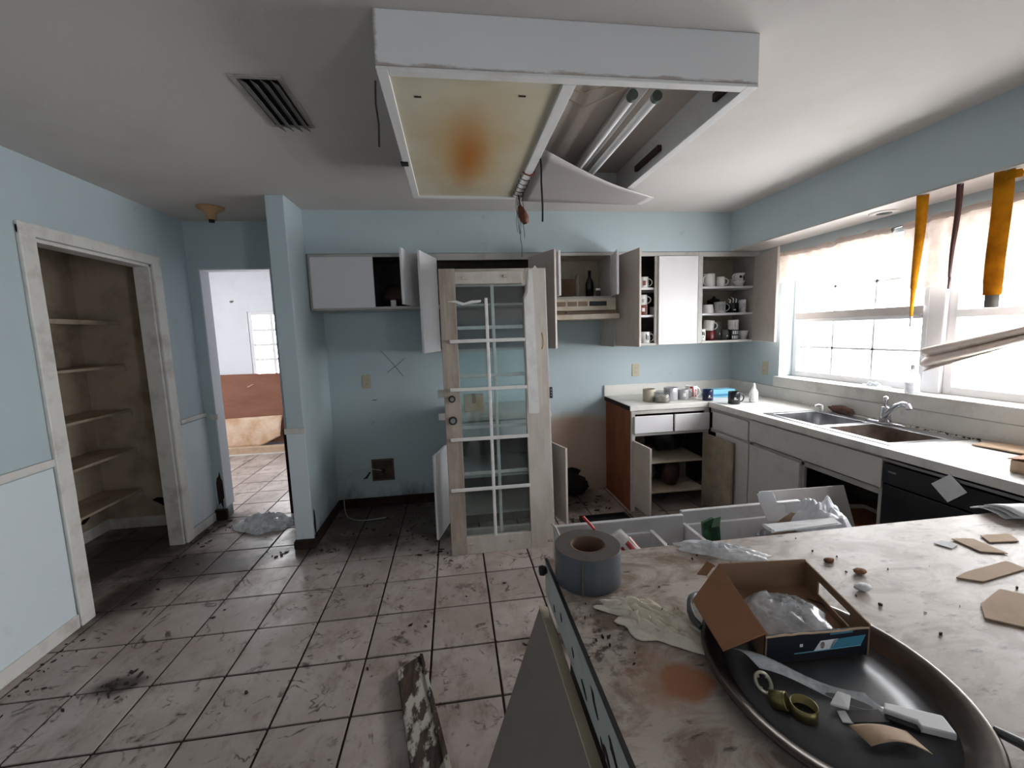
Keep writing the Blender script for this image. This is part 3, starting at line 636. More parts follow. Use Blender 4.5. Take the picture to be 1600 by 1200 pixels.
# front door with its loose snap-in grille
t, M, P = glazed('glazed_door', 'broken glazed door in front with loose white grille and splintered right stile', -.078, .59, 2.79, 2.885, 1.93, .04, .105, .115, .12, .10, 'door_paint', True)
gz = [.455, .80, 1.135, 1.455]
P('grille_post', MB().box(.215, .236, -.014, -.002, .118, 1.735), 'grille_white', bev=.004)
for k, z in enumerate(gz): P('grille_bar', MB().box(-.062+.012*k, .478, -.016, -.004, z-.012, z+.012), 'grille_white', bev=.004)
P('broken_grille_bar', MB().prism([(-.03, -.012, 1.715), (.03, -.012, 1.722), (.08, -.012, 1.705), (.13, -.012, 1.72), (.195, -.012, 1.722), (.19, -.012, 1.708), (.12, -.012, 1.700), (.07, -.012, 1.690), (.02, -.012, 1.708)], (0, .008, 0)), 'grille_white')
for k, z in enumerate((.55, .87, 1.22, 1.545)): P('rear_grille_bar', MB().box(.03, .474, .042, .052, z-.012, z+.012), 'grille_white', bev=.004)
P('rear_grille_post', MB().box(.262, .284, .042, .054, .12, 1.83), 'grille_white', bev=.004)
for x, z in ((.06, .07), (.34, .075), (.09, 1.865), (.36, 1.875)): P('grille_clip', MB().box(x-.016, x+.016, -.008, 0, z-.009, z+.009), 'cream_shell', bev=.003)
for z, r in ((1.075, .024), (.93, .029)):
    k = P('lock_rosette', MB().cyl((-.028, 0, z), (-.028, -.008, z), r, 24), pm('dark_bronze', (.28, .26, .24), .4, .7))
    obj('lock_cylinder', MB().cyl((-.028, -.008, z), (-.028, -.018, z), r*.55, 20).xf(M), 'steel', k)
lt = MB(); a = [(.605, .012, 1.42+.06*math.sin(u*2*PI/16)+0.0) for u in range(16)]
P('latch_plate', MB().box(.5905, .593, .006, .03, 1.38, 1.50), 'brass', bev=.002)
P('door_latch', MB().tube([(.592+.012*abs(math.sin(u*PI/8)), .004, 1.44+.055*math.cos(u*PI/8)) for u in range(9)], .004, 6), 'brass')
# ================================================================== base cabinet behind the doors
t = thing('base_cabinet', (.32, 3.5, 0), 'white base cabinet hidden behind the leaning doors, both doors open', 'cabinet', 'lower kitchen cabinets')
carcass(t, -.07, .71, .09, .845, 3.22, 3.799, inner='dark_inside', ff=.03, shelves=(.40,))
obj('plinth', MB().box(-.05, .69, 3.28, 3.78, 0, .09), 'dark_inside', t)
obj('drawer_front', MB().box(-.05, .31, 3.202, 3.219, .69, .83), 'door_white', t, .003); obj('drawer_front', MB().box(.32, .69, 3.202, 3.219, .69, .83), 'door_white', t, .003)
swing_door(t, (-.085, 3.20), (-.165, 2.92), .06, .672, -1)
swing_door(t, (.705, 3.21), (.775, 2.98), .06, .645, 1, ('door_inner',))
tag(obj('countertop', MB().box(-.085, .725, 3.19, 3.798, .845, .882), 'white_counter', None, .004), 'short white countertop behind the leaning doors', 'countertop')
bx = thing('cardboard_box', (.14, 3.45, .882), 'small tan cardboard box on the countertop behind the leaning doors', 'box')
obj('carton', MB().box(.06, .22, 3.38, 3.52, .882, 1.01), 'cardboard_pale', bx, .003)
obj('tape_strip', MB().box(.125, .155, 3.379, 3.521, .95, 1.0112), 'cardboard', bx)
# ================================================================== L-shaped counter run
CZ = .887
pm('cab_front', (.80, .785, .775), .4, dirt=(.58, .52, .46), amt=.4, scale=6, lo=.52, hi=.85)
ct = thing('countertop', (2.3, 2.6, CZ), 'white L-shaped laminate countertop along the sink window', 'countertop')
k = .042
b = MB(); b.box(1.375, 2.05, 3.215, 3.80, CZ-k, CZ); obj('back_leg', b, 'white_counter', ct, .004)
SX0, SX1, SY0, SY1 = 2.12, 2.53, 1.80, 2.66
b = MB(); b.box(2.05, SX0, -.2, YB, CZ-k, CZ); b.box(SX1, XR, -.2, YB, CZ-k, CZ); b.box(SX0, SX1, SY1, YB, CZ-k, CZ); b.box(SX0, SX1, -.2, SY0, CZ-k, CZ); obj('window_leg', b, 'white_counter', ct)
b = MB(); b.box(1.365, XR, YB-.02, YB, CZ, .988); obj('back_splash', b, 'white_counter', ct, .004)
b = MB(); b.box(XR-.02, XR, -.2, YB-.02, CZ, .988); obj('window_splash', b, 'white_counter', ct, .004)
b = MB(); b.box(1.369, 1.376, 3.22, 3.79, CZ-k+.004, CZ-.003); obj('bare_edge', b, 'rot_brown', ct)
# corner base cabinet, doors open
t = thing('base_cabinet', (1.72, 3.5, 0), 'corner base cabinet with brown chipboard side and open cluttered shelves', 'cabinet', 'lower kitchen cabinets')
Y = 3.24
obj('end_panel', MB().box(1.385, 1.401, Y, 3.797, 0, CZ-k-.002), 'particle_board', t, .001)
b = MB(); b.box(1.387, 1.42, Y-.018, Y, 0, CZ-k-.002); b.box(2.02, 2.06, Y-.018, Y, 0, CZ-k-.002); b.box(1.42, 2.02, Y-.018, Y, .815, CZ-k-.002); b.box(1.42, 2.02, Y-.018, Y, .635, .66); obj('face_frame', b, 'frame_paint', t, .002)
for i, (x0, x1) in enumerate(((1.408, 1.735), (1.752, 2.054))): obj('drawer_front', MB().box(x0, x1, Y-.038, Y-.019, .662, .80), 'door_white', t, .003)
obj('back_panel', MB().box(1.401, 2.60, 3.785, 3.797, 0, .84), 'dark_inside', t)
for z, x1 in ((.40, 2.05), (.15, 2.05)): obj('shelf', MB().box(1.401, x1, Y+.02 if z > .3 else Y, 3.784, z-.018, z), 'cream_shell', t, .001)
swing_door(t, (1.40, Y-.018), (1.425, 2.97), .06, .60, 1, ('door_inner',), hz=(.16,))
obj('door', MB().plank((2.022, Y-.02), (2.035, 2.86), .03, .632, .018, -1), pm('door_dirty', (.66, .62, .55), .5, dirt=(.34, .28, .22), amt=.7, scale=4, lo=.4, hi=.75), t, .003)
# things inside it
pm('bag_black', (.05, .05, .07), .35); pm('jar_brown', (.23, .14, .11), .5); pm('dusty', (.45, .43, .40), .9, dirt=(.2, .18, .16), amt=.8, scale=12)
def lump(name, c, r, mat, label, cat, amp=.3, fr=9, sq=(1, 1, 1), n=20):
    b = MB().lathe([(0, -1)]+[(math.cos(a), math.sin(a)) for a in [(-PI/2+PI*i/10) for i in range(1, 10)]]+[(0, 1)], (0, 0, 0), n)
    s = sum(ord(ch) for ch in label)*.37
    b.v = [Vector(((v*(1+amp*nz(v.x*fr*.25+s, v.y*fr*.25, v.z*fr*.25)+.5*amp*nz(v.x*fr*.6+s, v.y*fr*.6, v.z*fr*.6))).x*r*sq[0], (v*(1+amp*nz(v.x*fr*.25+s, v.y*fr*.25, v.z*fr*.25)+.5*amp*nz(v.x*fr*.6+s, v.y*fr*.6, v.z*fr*.6))).y*r*sq[1], (v*(1+amp*nz(v.x*fr*.25+s, v.y*fr*.25, v.z*fr*.25)+.5*amp*nz(v.x*fr*.6+s, v.y*fr*.6, v.z*fr*.6))).z*r*sq[2])) for v in b.v]
    zm = min(v.z for v in b.v); b.v = [Vector((v.x+c[0], v.y+c[1], max(v.z-zm, 0)+c[2])) for v in b.v]
    return tag(obj(name, b, mat), label, cat)
lump('trash_bag', (1.86, 3.55, .40), .15, 'bag_black', 'black plastic bag on the upper shelf of the corner cabinet', 'bag', sq=(1.1, .9, .8))
lump('rag', (1.53, 3.42, .40), .065, 'jar_brown', 'dark brown rag on the upper shelf of the corner cabinet', 'rag', sq=(1.5, 1, .5))
lump('trash_bag', (1.60, 3.52, .15), .11, 'dusty', 'dusty grey bag on the lower shelf of the corner cabinet', 'bag', sq=(1.2, 1, .8))
lump('crumpled_paper', (1.50, 3.36, .15), .035, 'cardboard_pale', 'pale crumpled paper on the lower shelf of the corner cabinet', 'paper', sq=(1.8, 1, .5))
lump('rag', (1.80, 3.36, .15), .08, 'jar_brown', 'reddish brown rag stuffed upright in the corner cabinet', 'rag', sq=(1.0, .8, 1.4))
tag(obj('pale_carton', MB().box(1.86, 1.98, 3.42, 3.6, .15, .33), 'dusty', None, .003), 'dusty grey carton on the lower shelf of the corner cabinet', 'box')
t5 = thing('food_carton', (1.60, 3.62, .40), 'faded tan carton on the upper shelf of the corner cabinet', 'box')
obj('carton', MB().box(1.53, 1.68, 3.6, 3.74, .40, .57), 'dusty', t5, .003); obj('flap', MB().box(1.53, 1.68, 3.585, 3.6, .55, .572), 'cardboard', t5)
# sink base and drawers along the window
t = thing('sink_cabinet', (2.35, 2.45, 0), 'white base cabinets under the sink with one doorless opening', 'cabinet', 'lower kitchen cabinets')
XF = 2.075
b = MB(); b.box(XF, XF+.018, 1.775, 1.80, .0, CZ-k-.002); b.box(XF, XF+.018, 2.255, 2.285, .0, CZ-k-.002); b.box(XF, XF+.018, 2.70, 2.745, .0, CZ-k-.002); b.box(XF, XF+.018, 1.80, 3.22, .80, CZ-k-.002); b.box(XF, XF+.018, 1.80, 3.22, .64, .67); b.box(XF, XF+.018, 1.80, 3.22, 0, .10); obj('face_frame', b, 'frame_paint', t, .002)
obj('false_front', MB().box(XF-.019, XF-.001, 2.745, 3.17, .675, .815), 'cab_front', t, .003)
obj('false_front', MB().box(XF-.019, XF-.001, 1.775, 2.730, .682, .832), 'cab_front', t, .003)
obj('door', MB().box(XF-.019, XF-.001, 2.735, 3.12, .08, .655), 'cab_front', t, .003)
obj('door', MB().box(XF-.019, XF-.001, 2.275, 2.722, .08, .655), 'cab_front', t, .003)
obj('side_panel', MB().box(XF+.018, 2.62, 1.777, 1.793, 0, .84), 'frame_paint', t); obj('floor_panel', MB().box(XF+.018, 2.62, 1.80, 3.2, .10, .115), 'dark_inside', t); obj('back_panel', MB().box(2.62, 2.63, 1.80, 3.2, .1, .84), 'dark_inside', t)
obj('shelf', MB().box(XF+.1, 2.62, 1.80, 2.25, .36, .38), 'particle_board', t)
tag(obj('drain_hose', MB().tube([(2.3, 1.86, .40), (2.26, 1.92, .46), (2.22, 2.0, .48), (2.2, 2.1, .44), (2.22, 2.18, .40)], .012, 10), 'string_grey'), 'grey hose curled inside the open sink cabinet', 'hose')
# dishwasher
t = thing('dishwasher', (2.35, 1.45, 0), 'black built-in dishwasher beside the sink cabinet', 'dishwasher')
pm('dw_black', (.065, .075, .10), .3, dirt=(.12, .13, .15), amt=.5, scale=4)
obj('tub', MB().box(2.085, 2.6, 1.165, 1.772, .02, .84), 'dw_black', t); obj('door_panel', MB().box(2.055, 2.085, 1.17, 1.768, .12, .71), 'dw_black', t, .006); obj('control_panel', MB().box(2.05, 2.085, 1.17, 1.768, .715, .815), 'dw_black', t, .006)
obj('trim_strip', MB().box(2.052, 2.085, 1.17, 1.768, .822, .836), 'steel', t, .002); obj('kick_plate', MB().box(2.10, 2.12, 1.17, 1.768, 0, .11), 'black_metal', t); obj('badge', MB().box(2.047, 2.051, 1.70, 1.735, .775, .783), 'steel', t)
b = MB().prism([(2.046, 1.478, .852), (2.046, 1.413, .795), (2.046, 1.478, .728), (2.046, 1.546, .786)], (-.0015, 0, 0)); tag(obj('paper_sheet', b, 'paper'), 'white square of paper hung cornerwise on the dishwasher', 'paper')
# sink
t = thing('kitchen_sink', (2.33, 2.23, CZ), 'stainless double-bowl sink in the counter under the window', 'sink')
pm('bowl_dirty', (.50, .45, .42), .4, .6, dirt=(.28, .20, .15), amt=.8, scale=8, lo=.4, hi=.65)
b = MB(); z = CZ+.004; ys = [1.79, 1.83, 2.20, 2.25, 2.62, 2.67]; xs_ = [2.11, 2.15, 2.47, 2.57]
b.box(xs_[0], xs_[1], ys[0], ys[5], CZ-.002, z); b.box(xs_[2], xs_[3], ys[0], ys[5], CZ-.002, z)
for i in (0, 2, 4): b.box(xs_[1], xs_[2], ys[i], ys[i+1], CZ-.002, z)
obj('rim', b, 'steel', t, .002)
for y0, y1, m, lb in ((1.83, 2.20, 'bowl_dirty', 'rust-stained sink bowl'), (2.25, 2.62, 'steel', None)):
    cx, cy, a, c = (2.15+2.47)/2, (y0+y1)/2, .16, (y1-y0)/2
    def bowl(u, v, cx=cx, cy=cy, a=a, c=c):
        th = 2*PI*u; k = [1, .97, .93, .86, .5, .0][round(v*5)]; dz = [0, -.03, -.09, -.155, -.165, -.168][round(v*5)]
        q = 5; ct_, st = math.cos(th), math.sin(th); r = (abs(ct_)**q+abs(st)**q)**(-1/q)
        return Vector((cx+a*k*r*ct_, cy+c*k*r*st, CZ+dz))
    bo = obj('bowl', MB().sheet(bowl, 40, 5), m, t, label=lb)
    obj('drain', MB().lathe([(0, .002), (.03, .002), (.034, 0)], (cx, cy, CZ-.168), 20), 'chrome', bo)
# faucet
t = thing('faucet', (2.55, 2.16, CZ), 'chrome single-lever kitchen faucet behind the sink', 'faucet')
fx, fy = 2.535, 2.19
obj('base_plate', MB().lathe([(0, 0), (1, 0), (1, .006), (.9, .012), (0, .014)], (fx, fy, CZ+.004), 28, ex=.028, ey=.12), 'chrome', t)
obj('body', MB().lathe([(0, 0), (.03, 0), (.026, .03), (.024, .075), (.02, .09), (0, .094)], (fx, fy, CZ+.016)), 'chrome', t)
obj('lever', MB().lathe([(0, 0), (.008, 0), (.009, .025), (.014, .04), (.013, .055), (0, .062)], (fx, fy+.004, CZ+.108)), 'chrome', t)
obj('spout', MB().tube([(fx-.01, fy-.005, CZ+.05), (fx-.04, fy-.05, CZ+.085), (fx-.075, fy-.12, CZ+.135), (fx-.10, fy-.18, CZ+.158), (fx-.115, fy-.215, CZ+.155), (fx-.12, fy-.228, CZ+.135)], [.017, .015, .014, .013, .014, .013], 12), 'chrome', t)
lump('sponge_mess', (2.57, 2.52, CZ), .03, pm('rust_mess', (.36, .24, .20), .9, dirt=(.5, .42, .38), amt=.7, scale=30), 'brown crumbled mess behind the left sink bowl', 'debris', sq=(1.0, 3.2, .8))
t = thing('pump_nozzle', (2.45, 2.60, CZ), 'small white spray nozzle at the rim of the left sink bowl', 'spray nozzle')
obj('stem', MB().lathe([(0, 0), (.012, 0), (.01, .02), (.008, .045), (0, .047)], (2.50, 2.60, CZ+.004)), 'white_china', t); obj('head', MB().tube([(2.50, 2.60, CZ+.045), (2.485, 2.61, CZ+.05), (2.465, 2.62, CZ+.04)], .009, 8), 'white_china', t)
# clear bottle and plastic on the sill
t = thing('spray_bottle', (2.68, 2.13, 1.075), 'white translucent bottle on the window sill by the post', 'bottle')
obj('bottle', MB().lathe([(0, 0), (.032, 0), (.034, .01), (.034, .085), (.026, .115), (.012, .13), (.012, .145), (0, .146)], (2.655, 2.15, 1.075)), 'milky_plastic', t); obj('cap', MB().lathe([(0, .143), (.014, .143), (.014, .165), (0, .167)], (2.655, 2.15, 1.075)), 'white_china', t)
def crumple(name, cx, cy, z, rx, ry, hgt, mat, label, cat, rot=0, seed=0, nu=34, nv=24, fr=5, edge=.15, flat=.0, solid=.0012):
    """thin crumpled sheet or bag resting on a surface"""
    c, s = math.cos(rot), math.sin(rot)
    def f(u, v):
        a = 2*PI*u; r = v; k = 1+edge*nz(math.cos(a)*2+seed, math.sin(a)*2, seed)*1.6
        x, y = rx*r*k*math.cos(a), ry*r*k*math.sin(a)
        px, py = x/rx, y/ry
        hh = (1-r**2.2)*(.55+.9*abs(nz(px*fr*.5+seed, py*fr*.5, seed*2)))+.35*(1-r**3)*abs(nz(px*fr*1.6, py*fr*1.6+seed, 3))
        x += .12*rx*nz(px*fr+seed, py*fr, 7)*(1-r); y += .12*ry*nz(px*fr, py*fr+seed, 9)*(1-r)
        return Vector((cx+c*x-s*y, cy+s*x+c*y, z+.002+flat+hgt*max(hh, 0)))
    return tag(obj(name, MB().sheet(f, nu, nv), mat, None, 0, solid), label, cat)
crumple('plastic_scrap', 2.64, 2.36, 1.076, .03, .12, .03, 'clear_plastic', 'clear plastic scrap on the window sill left of the bottle', 'plastic', 0, 3)
# cartons at the right end of the counter
tag(obj('cardboard_sheet', MB().prism([(2.46, 1.70, CZ+.003), (2.60, 1.72, CZ+.004), (2.62, 1.30, CZ+.02), (2.50, 1.28, CZ+.015)], (0, 0, .006)), 'cardboard_pale'), 'flat pale cardboard sheet on the counter against the splashback', 'cardboard')
t = thing('torn_carton', (2.25, 1.25, CZ), 'torn tan carton at the right end of the window counter', 'box')
obj('carton', MB().prism([(2.17, 1.37, CZ+.001), (2.30, 1.39, CZ+.001), (2.42, 1.20, CZ+.001), (2.20, 1.12, CZ+.001)], (0, 0, .05)), 'cardboard_pale', t, .003); obj('flap', MB().prism([(2.165, 1.375, CZ+.052), (2.31, 1.40, CZ+.052), (2.36, 1.30, CZ+.065), (2.19, 1.26, CZ+.07)], (0, 0, .004)), 'cardboard', t)
# splash debris along the counter back
# ================================================================== curtains and straps at the window
pm('curtain', (.84, .79, .76), .9, dirt=(.52, .45, .41), amt=.7, scale=9, lo=.5, hi=.8)
def lace():
    m, nt, bs, L = newmat('curtain_sheer'); out = nt.nodes['Material Output']
    c = mixc(nt, math2(nt, 'MULTIPLY', noise_mask(nt, 9, .5, .8), .6), lin((.90, .86, .83)), lin((.62, .54, .49)))
    nt.nodes.remove(bs)
    d = N(nt, 'ShaderNodeBsdfDiffuse'); tr = N(nt, 'ShaderNodeBsdfTranslucent'); tp = N(nt, 'ShaderNodeBsdfTransparent')
    L.new(c, d.inputs[0]); L.new(c, tr.inputs[0])
    a = N(nt, 'ShaderNodeMixShader'); a.inputs[0].default_value = .35; L.new(d.outputs[0], a.inputs[1]); L.new(tr.outputs[0], a.inputs[2])
    b = N(nt, 'ShaderNodeMixShader'); b.inputs[0].default_value = .12; L.new(a.outputs[0], b.inputs[1]); L.new(tp.outputs[0], b.inputs[2]); L.new(b.outputs[0], out.inputs[0]); MATS['curtain_sheer'] = m
lace()
def valance(name, label, y0, y1, ztop, zbot, nfold, seed):
    t = thing(name, (2.62, (y0+y1)/2, ztop(0)), label, 'curtain')
    def f(u, v):
        y = y0+(y1-y0)*u; zt, zb = ztop(u), zbot(u)
        x = XR-.03+.018*math.sin(u*nfold*2*PI+seed)*(0.4+.6*v)+.012*nz(u*9+seed, v*2)
        return Vector((x, y, zt+(zb-zt)*v+.008*nz(u*14, seed, v)))
    obj('cloth', MB().sheet(f, 90, 10), 'curtain_sheer', t, 0, .0015)
    def g(u, v):
        y = y0+(y1-y0)*u; a = 2*PI*v; rr = .012+.014*abs(nz(u*9+seed, 2, 0))
        return Vector((XR-.032+rr*math.cos(a), y, ztop(u)+.006+rr*math.sin(a)*1.3+.008*nz(u*12, 5, seed)))
    obj('gathered_heading', MB().sheet(g, 80, 10), 'curtain', t)
    return t
valance('lace_valance', 'torn sheer valance over the left sink window', 2.30, 3.20, lambda u: 2.045-.03*(1-u)*.5+.008*math.sin(u*7), lambda u: (1.83+.05*nz(u*6, 1)-(.09 if .50 < u < .62 else 0)) if u > .5 else 1.80+.20*abs(u-.25)/.25*(.55 if u > .25 else .85), 9, 1.0)
valance('lace_valance', 'sheer valance over the right sink window', .98, 2.235, lambda u: 2.075-.045*u+.006*math.sin(u*9), lambda u: 1.68+.03*nz(u*7, 4), 14, 3.0)
tag(obj('curtain_rod', MB().tube([(XR-.03, .98, 2.085), (XR-.03, 1.6, 2.07), (XR-.03, 2.3, 2.045), (XR-.03, 3.2, 2.045)], .005, 8), 'steel'), 'thin curtain rod above the sink windows', 'curtain rod')
tag(obj('blind_slat', MB().box(2.745, 2.752, 2.20, 3.15, 1.535, 1.585), 'diffuser_grey', None, .002), 'grey blind bottom bar across the left sink window', 'blind')
def twist(u, v):
    y = 2.10-1.05*u; zc = 1.27+.155*min(u/.45, 1)-.05*max(u-.45, 0)/.55; hw = (.05*(1-u)**1.2+.014)
    a = (v-.5)*2; return Vector((2.63+.02*math.cos(u*5)+.02*math.sin(v*12+u*3), y, zc+a*hw+.006*math.sin(v*14+u*4)))
tag(obj('twisted_blind', MB().sheet(twist, 40, 14), 'curtain', None, 0, .002), 'twisted beige window shade sagging across the right sink window', 'shade')
pm('strap_maroon', (.30, .17, .17), .7); pm('strap_end', (.45, .43, .40), .6)
def strap_mat():
    m, nt, bs, L = newmat('strap_amber'); out = nt.nodes['Material Output']; nt.nodes.remove(bs)
    c = mixc(nt, noise_mask(nt, 10, .45, .7), lin((.80, .56, .14)), lin((.62, .40, .10)))
    d = N(nt, 'ShaderNodeBsdfDiffuse'); tr = N(nt, 'ShaderNodeBsdfTranslucent'); L.new(c, d.inputs[0]); L.new(c, tr.inputs[0])
    a = N(nt, 'ShaderNodeMixShader'); a.inputs[0].default_value = .3; L.new(d.outputs[0], a.inputs[1]); L.new(tr.outputs[0], a.inputs[2]); L.new(a.outputs[0], out.inputs[0]); MATS['strap_amber'] = m
strap_mat()
def strap(name, label, y, zt, zb, wd, mat, ang, endmat, slant=0.0):
    t = thing(name, (2.40, y, zt), label, 'strap')
    P = []
    for i in range(10):
        u = i/9; a = ang[0]+(ang[1]-ang[0])*u
        P.append(((2.395+.004*math.sin(u*6), y+slant*u, zt+(zb-zt)*u), (math.sin(a), math.cos(a), 0)))
    obj('band', MB().ribbon(P, wd, .003), mat, t)
    a = ang[1]; e = P[-1][0]
    obj('tip', MB().ribbon([(e, (math.sin(a), math.cos(a), 0)), ((e[0], e[1]+slant*.12, e[2]-.055), (math.sin(a), math.cos(a), 0))], wd*.75, .0035), endmat, t)
    if wd > .06: obj('loop', MB().ribbon([((2.412, y-.022, zt-.004), (.5, -.86, 0)), ((2.416, y-.03, zt-.02), (.5, -.86, 0)), ((2.41, y-.028, zt-.04), (.5, -.86, 0))], .04, .003), mat, t)
    obj('hook', MB().tube([(2.395, y-.012, zt+.001), (2.395, y, zt-.008), (2.395, y+.012, zt+.001)], .0025, 6), 'steel', t)
strap('hanging_strap', 'narrow amber strap hanging from the soffit left of the others', 1.963, 2.129, 1.52, .05, 'strap_amber', (2.1, 1.12), 'strap_end', .01)
strap('hanging_strap', 'thin dark maroon strap hanging between the two amber straps', 1.80, 2.129, 1.70, .024, 'strap_maroon', (2.3, 1.4), 'strap_maroon', .01)
strap('hanging_strap', 'wide amber strap hanging from the soffit at the far right', 1.635, 2.129, 1.60, .062, 'strap_amber', (2.6, 2.3), 'strap_end', .0)
# ================================================================== wall plates
def plate(name, label, cat, c, nrm, wd, h, mat='plate_beige', duplex=True):
    n = Vector(nrm); u = Vector((0, 0, 1)).cross(n); c = Vector(c)
    t = thing(name, tuple(c), label, cat); M = Matrix((u, n, Vector((0, 0, 1)))).transposed().to_4x4(); M.translation = c
    obj('cover', MB().box(-wd/2, wd/2, 0, .006, -h/2, h/2).xf(M), mat, t, .002)
    if duplex:
        for z in (-.02, .02):
            s = obj('receptacle', MB().box(-.016, .016, .006, .008, z-.014, z+.014).xf(M), 'cream_shell', t, .003)
            for x in (-.006, .006): obj('slot', MB().box(x-.001, x+.001, .008, .0085, z-.003, z+.006).xf(M), 'black_print', s)
    return t
plate('wall_outlet', 'beige wall outlet above the refrigerator space', 'outlet', (-.757, YB, 1.12), (0, -1, 0), .07, .115)
plate('wall_outlet', 'beige wall outlet over the corner counter under the cabinets', 'outlet', (1.677, YB, 1.118), (0, -1, 0), .07, .115)
plate('wall_outlet', 'pale wall outlet on the window wall beside the corner', 'outlet', (XR, 3.345, 1.13), (-1, 0, 0), .07, .115)
t = thing('water_box', (-.67, YB, .33), 'brown recessed square utility box low on the back wall', 'utility box')
b = MB(); 
for x0, x1, z0, z1 in ((-.765, -.75, .235, .43), (-.59, -.575, .235, .43), (-.75, -.59, .235, .25), (-.75, -.59, .415, .43)): b.box(x0, x1, YB-.012, YB, z0, z1)
obj('frame', b, pm('frame_brown', (.34, .28, .24), .7), t, .002); obj('back', MB().box(-.75, -.59, YB-.003, YB-.0005, .25, .415), pm('box_brown', (.30, .24, .21), .8, dirt=(.14, .10, .09), amt=.8, scale=14, lo=.4, hi=.6), t); obj('valve', MB().cyl((-.665, YB-.003, .32), (-.665, YB-.025, .32), .016, 12), 'rot_brown', t)
P = [(-.66, 3.785, .32), (-.72, 3.765, .345), (-.80, 3.75, .36), (-.92, 3.74, .34), (-.99, 3.735, .25), (-1.0, 3.72, .12), (-.98, 3.66, .02), (-.92, 3.56, .006), (-.80, 3.50, .006), (-.62, 3.52, .006)]
def smooth_path(P, n=6):
    P = [Vector(p) for p in P]; out = []
    for i in range(len(P)-1):
        a, b, c, d = P[max(i-1, 0)], P[i], P[i+1], P[min(i+2, len(P)-1)]
        for k in range(n):
            s = k/n; out.append(.5*((2*b)+(c-a)*s+(2*a-5*b+4*c-d)*s*s+(3*b-a-3*c+d)*s**3))
    return out+[P[-1]]
tag(obj('water_line', MB().tube(smooth_path(P), .0032, 6), 'wire'), 'thin white water line looping out of the utility box', 'tube')
# ================================================================== pantry shelves
for i, z in enumerate((.334, .674, .99, 1.345, 1.68)):
    lb = ['lowest', 'second lowest', 'middle', 'second highest', 'highest'][i]
    t = thing('pantry_shelf', (-2.72, 3.0, z), lb+' shelf inside the pantry', 'shelf', 'pantry shelves')
    if i < 4: obj('board', MB().box(-2.869, -2.575, 2.21, 3.754, z-.02, z), 'pantry_paint', t, .003)
    else:
        for y in [2.25+.06*q for q in range(26)]: pass
        obj('board', MB().box(-2.869, -2.575, 2.21, 3.754, z-.012, z), 'pantry_paint', t, .002)
        obj('lip', MB().box(-2.577, -2.569, 2.21, 3.754, z-.03, z+.003), 'pantry_paint', t, .002)
    obj('cleat', MB().box(-2.84, -2.57, 3.735, 3.754, z-.055, z-.02), 'pantry_paint', t, .003)
# ================================================================== mugs and counter things
def arc_patch(c, r, a0, a1, z0, z1, n=8):
    """thin curved print on a mug's side"""
    b = MB(); v = []
    for i in range(n+1):
        a = a0+(a1-a0)*i/n
        for rr, z in ((r+.0006, z0), (r+.0006, z1)): v.append((c[0]+rr*math.cos(a), c[1]+rr*math.sin(a), c[2]+z))
    return b.add(v, [(2*i, 2*i+2, 2*i+3, 2*i+1) for i in range(n)], True)
MUGS = {}
def mug(label, c, r, h, mat, ha=0.0, group='mugs in the wall cabinets', flare=0.0, prints=(), name='mug', handle=True, tilt=None, hs=1.0):
    """ha: direction of the handle in plan"""
    t = thing(name, c, label, name.replace('_', ' '), group); w = .0035; rb = r*(1-flare)
    M = Matrix.Translation(c) @ tilt.to_matrix().to_4x4() @ Matrix.Translation(-Vector(c)) if tilt else None
    X = lambda b: b.xf(M) if M else b
    body = obj('cup_body', X(MB().lathe([(0, 0), (rb*.92, 0), (rb, .004), (r, h-.002), (r-.001, h), (r-w, h), (rb-w, .008), (0, .007)], c, 26)), mat, t)
    if handle:
        d = Vector((math.cos(ha), math.sin(ha), 0)); P = []
        for i in range(9):
            a = -PI/2+PI*i/8; P.append(Vector(c)+d*((r*.97 if 0 < i < 8 else r*.94)+.030*hs*math.cos(a))+Vector((0, 0, h*.5+h*.33*math.sin(a))))
        obj('handle', X(MB().tube(P, .0048, 8)), mat, t)
    for (a0, a1, z0, z1, pmat) in prints: obj('print', X(arc_patch(c, r if not flare else r*(1-flare*.5)+.001, a0, a1, z0, z1)), pmat, body)
    return t
RT, LF, FR = -.35, PI+.35, -PI/2     # handle right, left; print facing the room
S1, S2, S3 = 1.8425, 1.6145, 1.3715
fp = lambda w0, z0, z1, m='black_print', o=0: (FR-.25+o-w0, FR-.25+o+w0, z0, z1, m)
# right bay, top shelf
mug('tall white mug with left handle, top shelf of the window-side cabinet', (2.245, 3.56, S1), .048, .112, 'white_china', LF)
mug('small white mug with right handle beside the tall one, top shelf', (2.335, 3.53, S1), .034, .082, 'white_china', RT)
mug('white teacup with dark print stacked in another cup, top shelf', (2.528, 3.56, S1+.052), .050, .062, 'white_china', LF, flare=.25, prints=(fp(.25, .02, .045), fp(.16, .015, .05, 'black_print', .65)), hs=1.3)
mug('white bowl-shaped cup holding a teacup, top shelf', (2.528, 3.56, S1), .052, .05, 'white_china', LF, flare=.35, handle=False)
mug('white mug half hidden at the right end of the top shelf', (2.572, 3.72, S1), .036, .085, 'white_china', RT)
mug('pale mug at the back of the top shelf left of the tall one', (2.165, 3.70, S1), .04, .1, 'grey_china', RT)
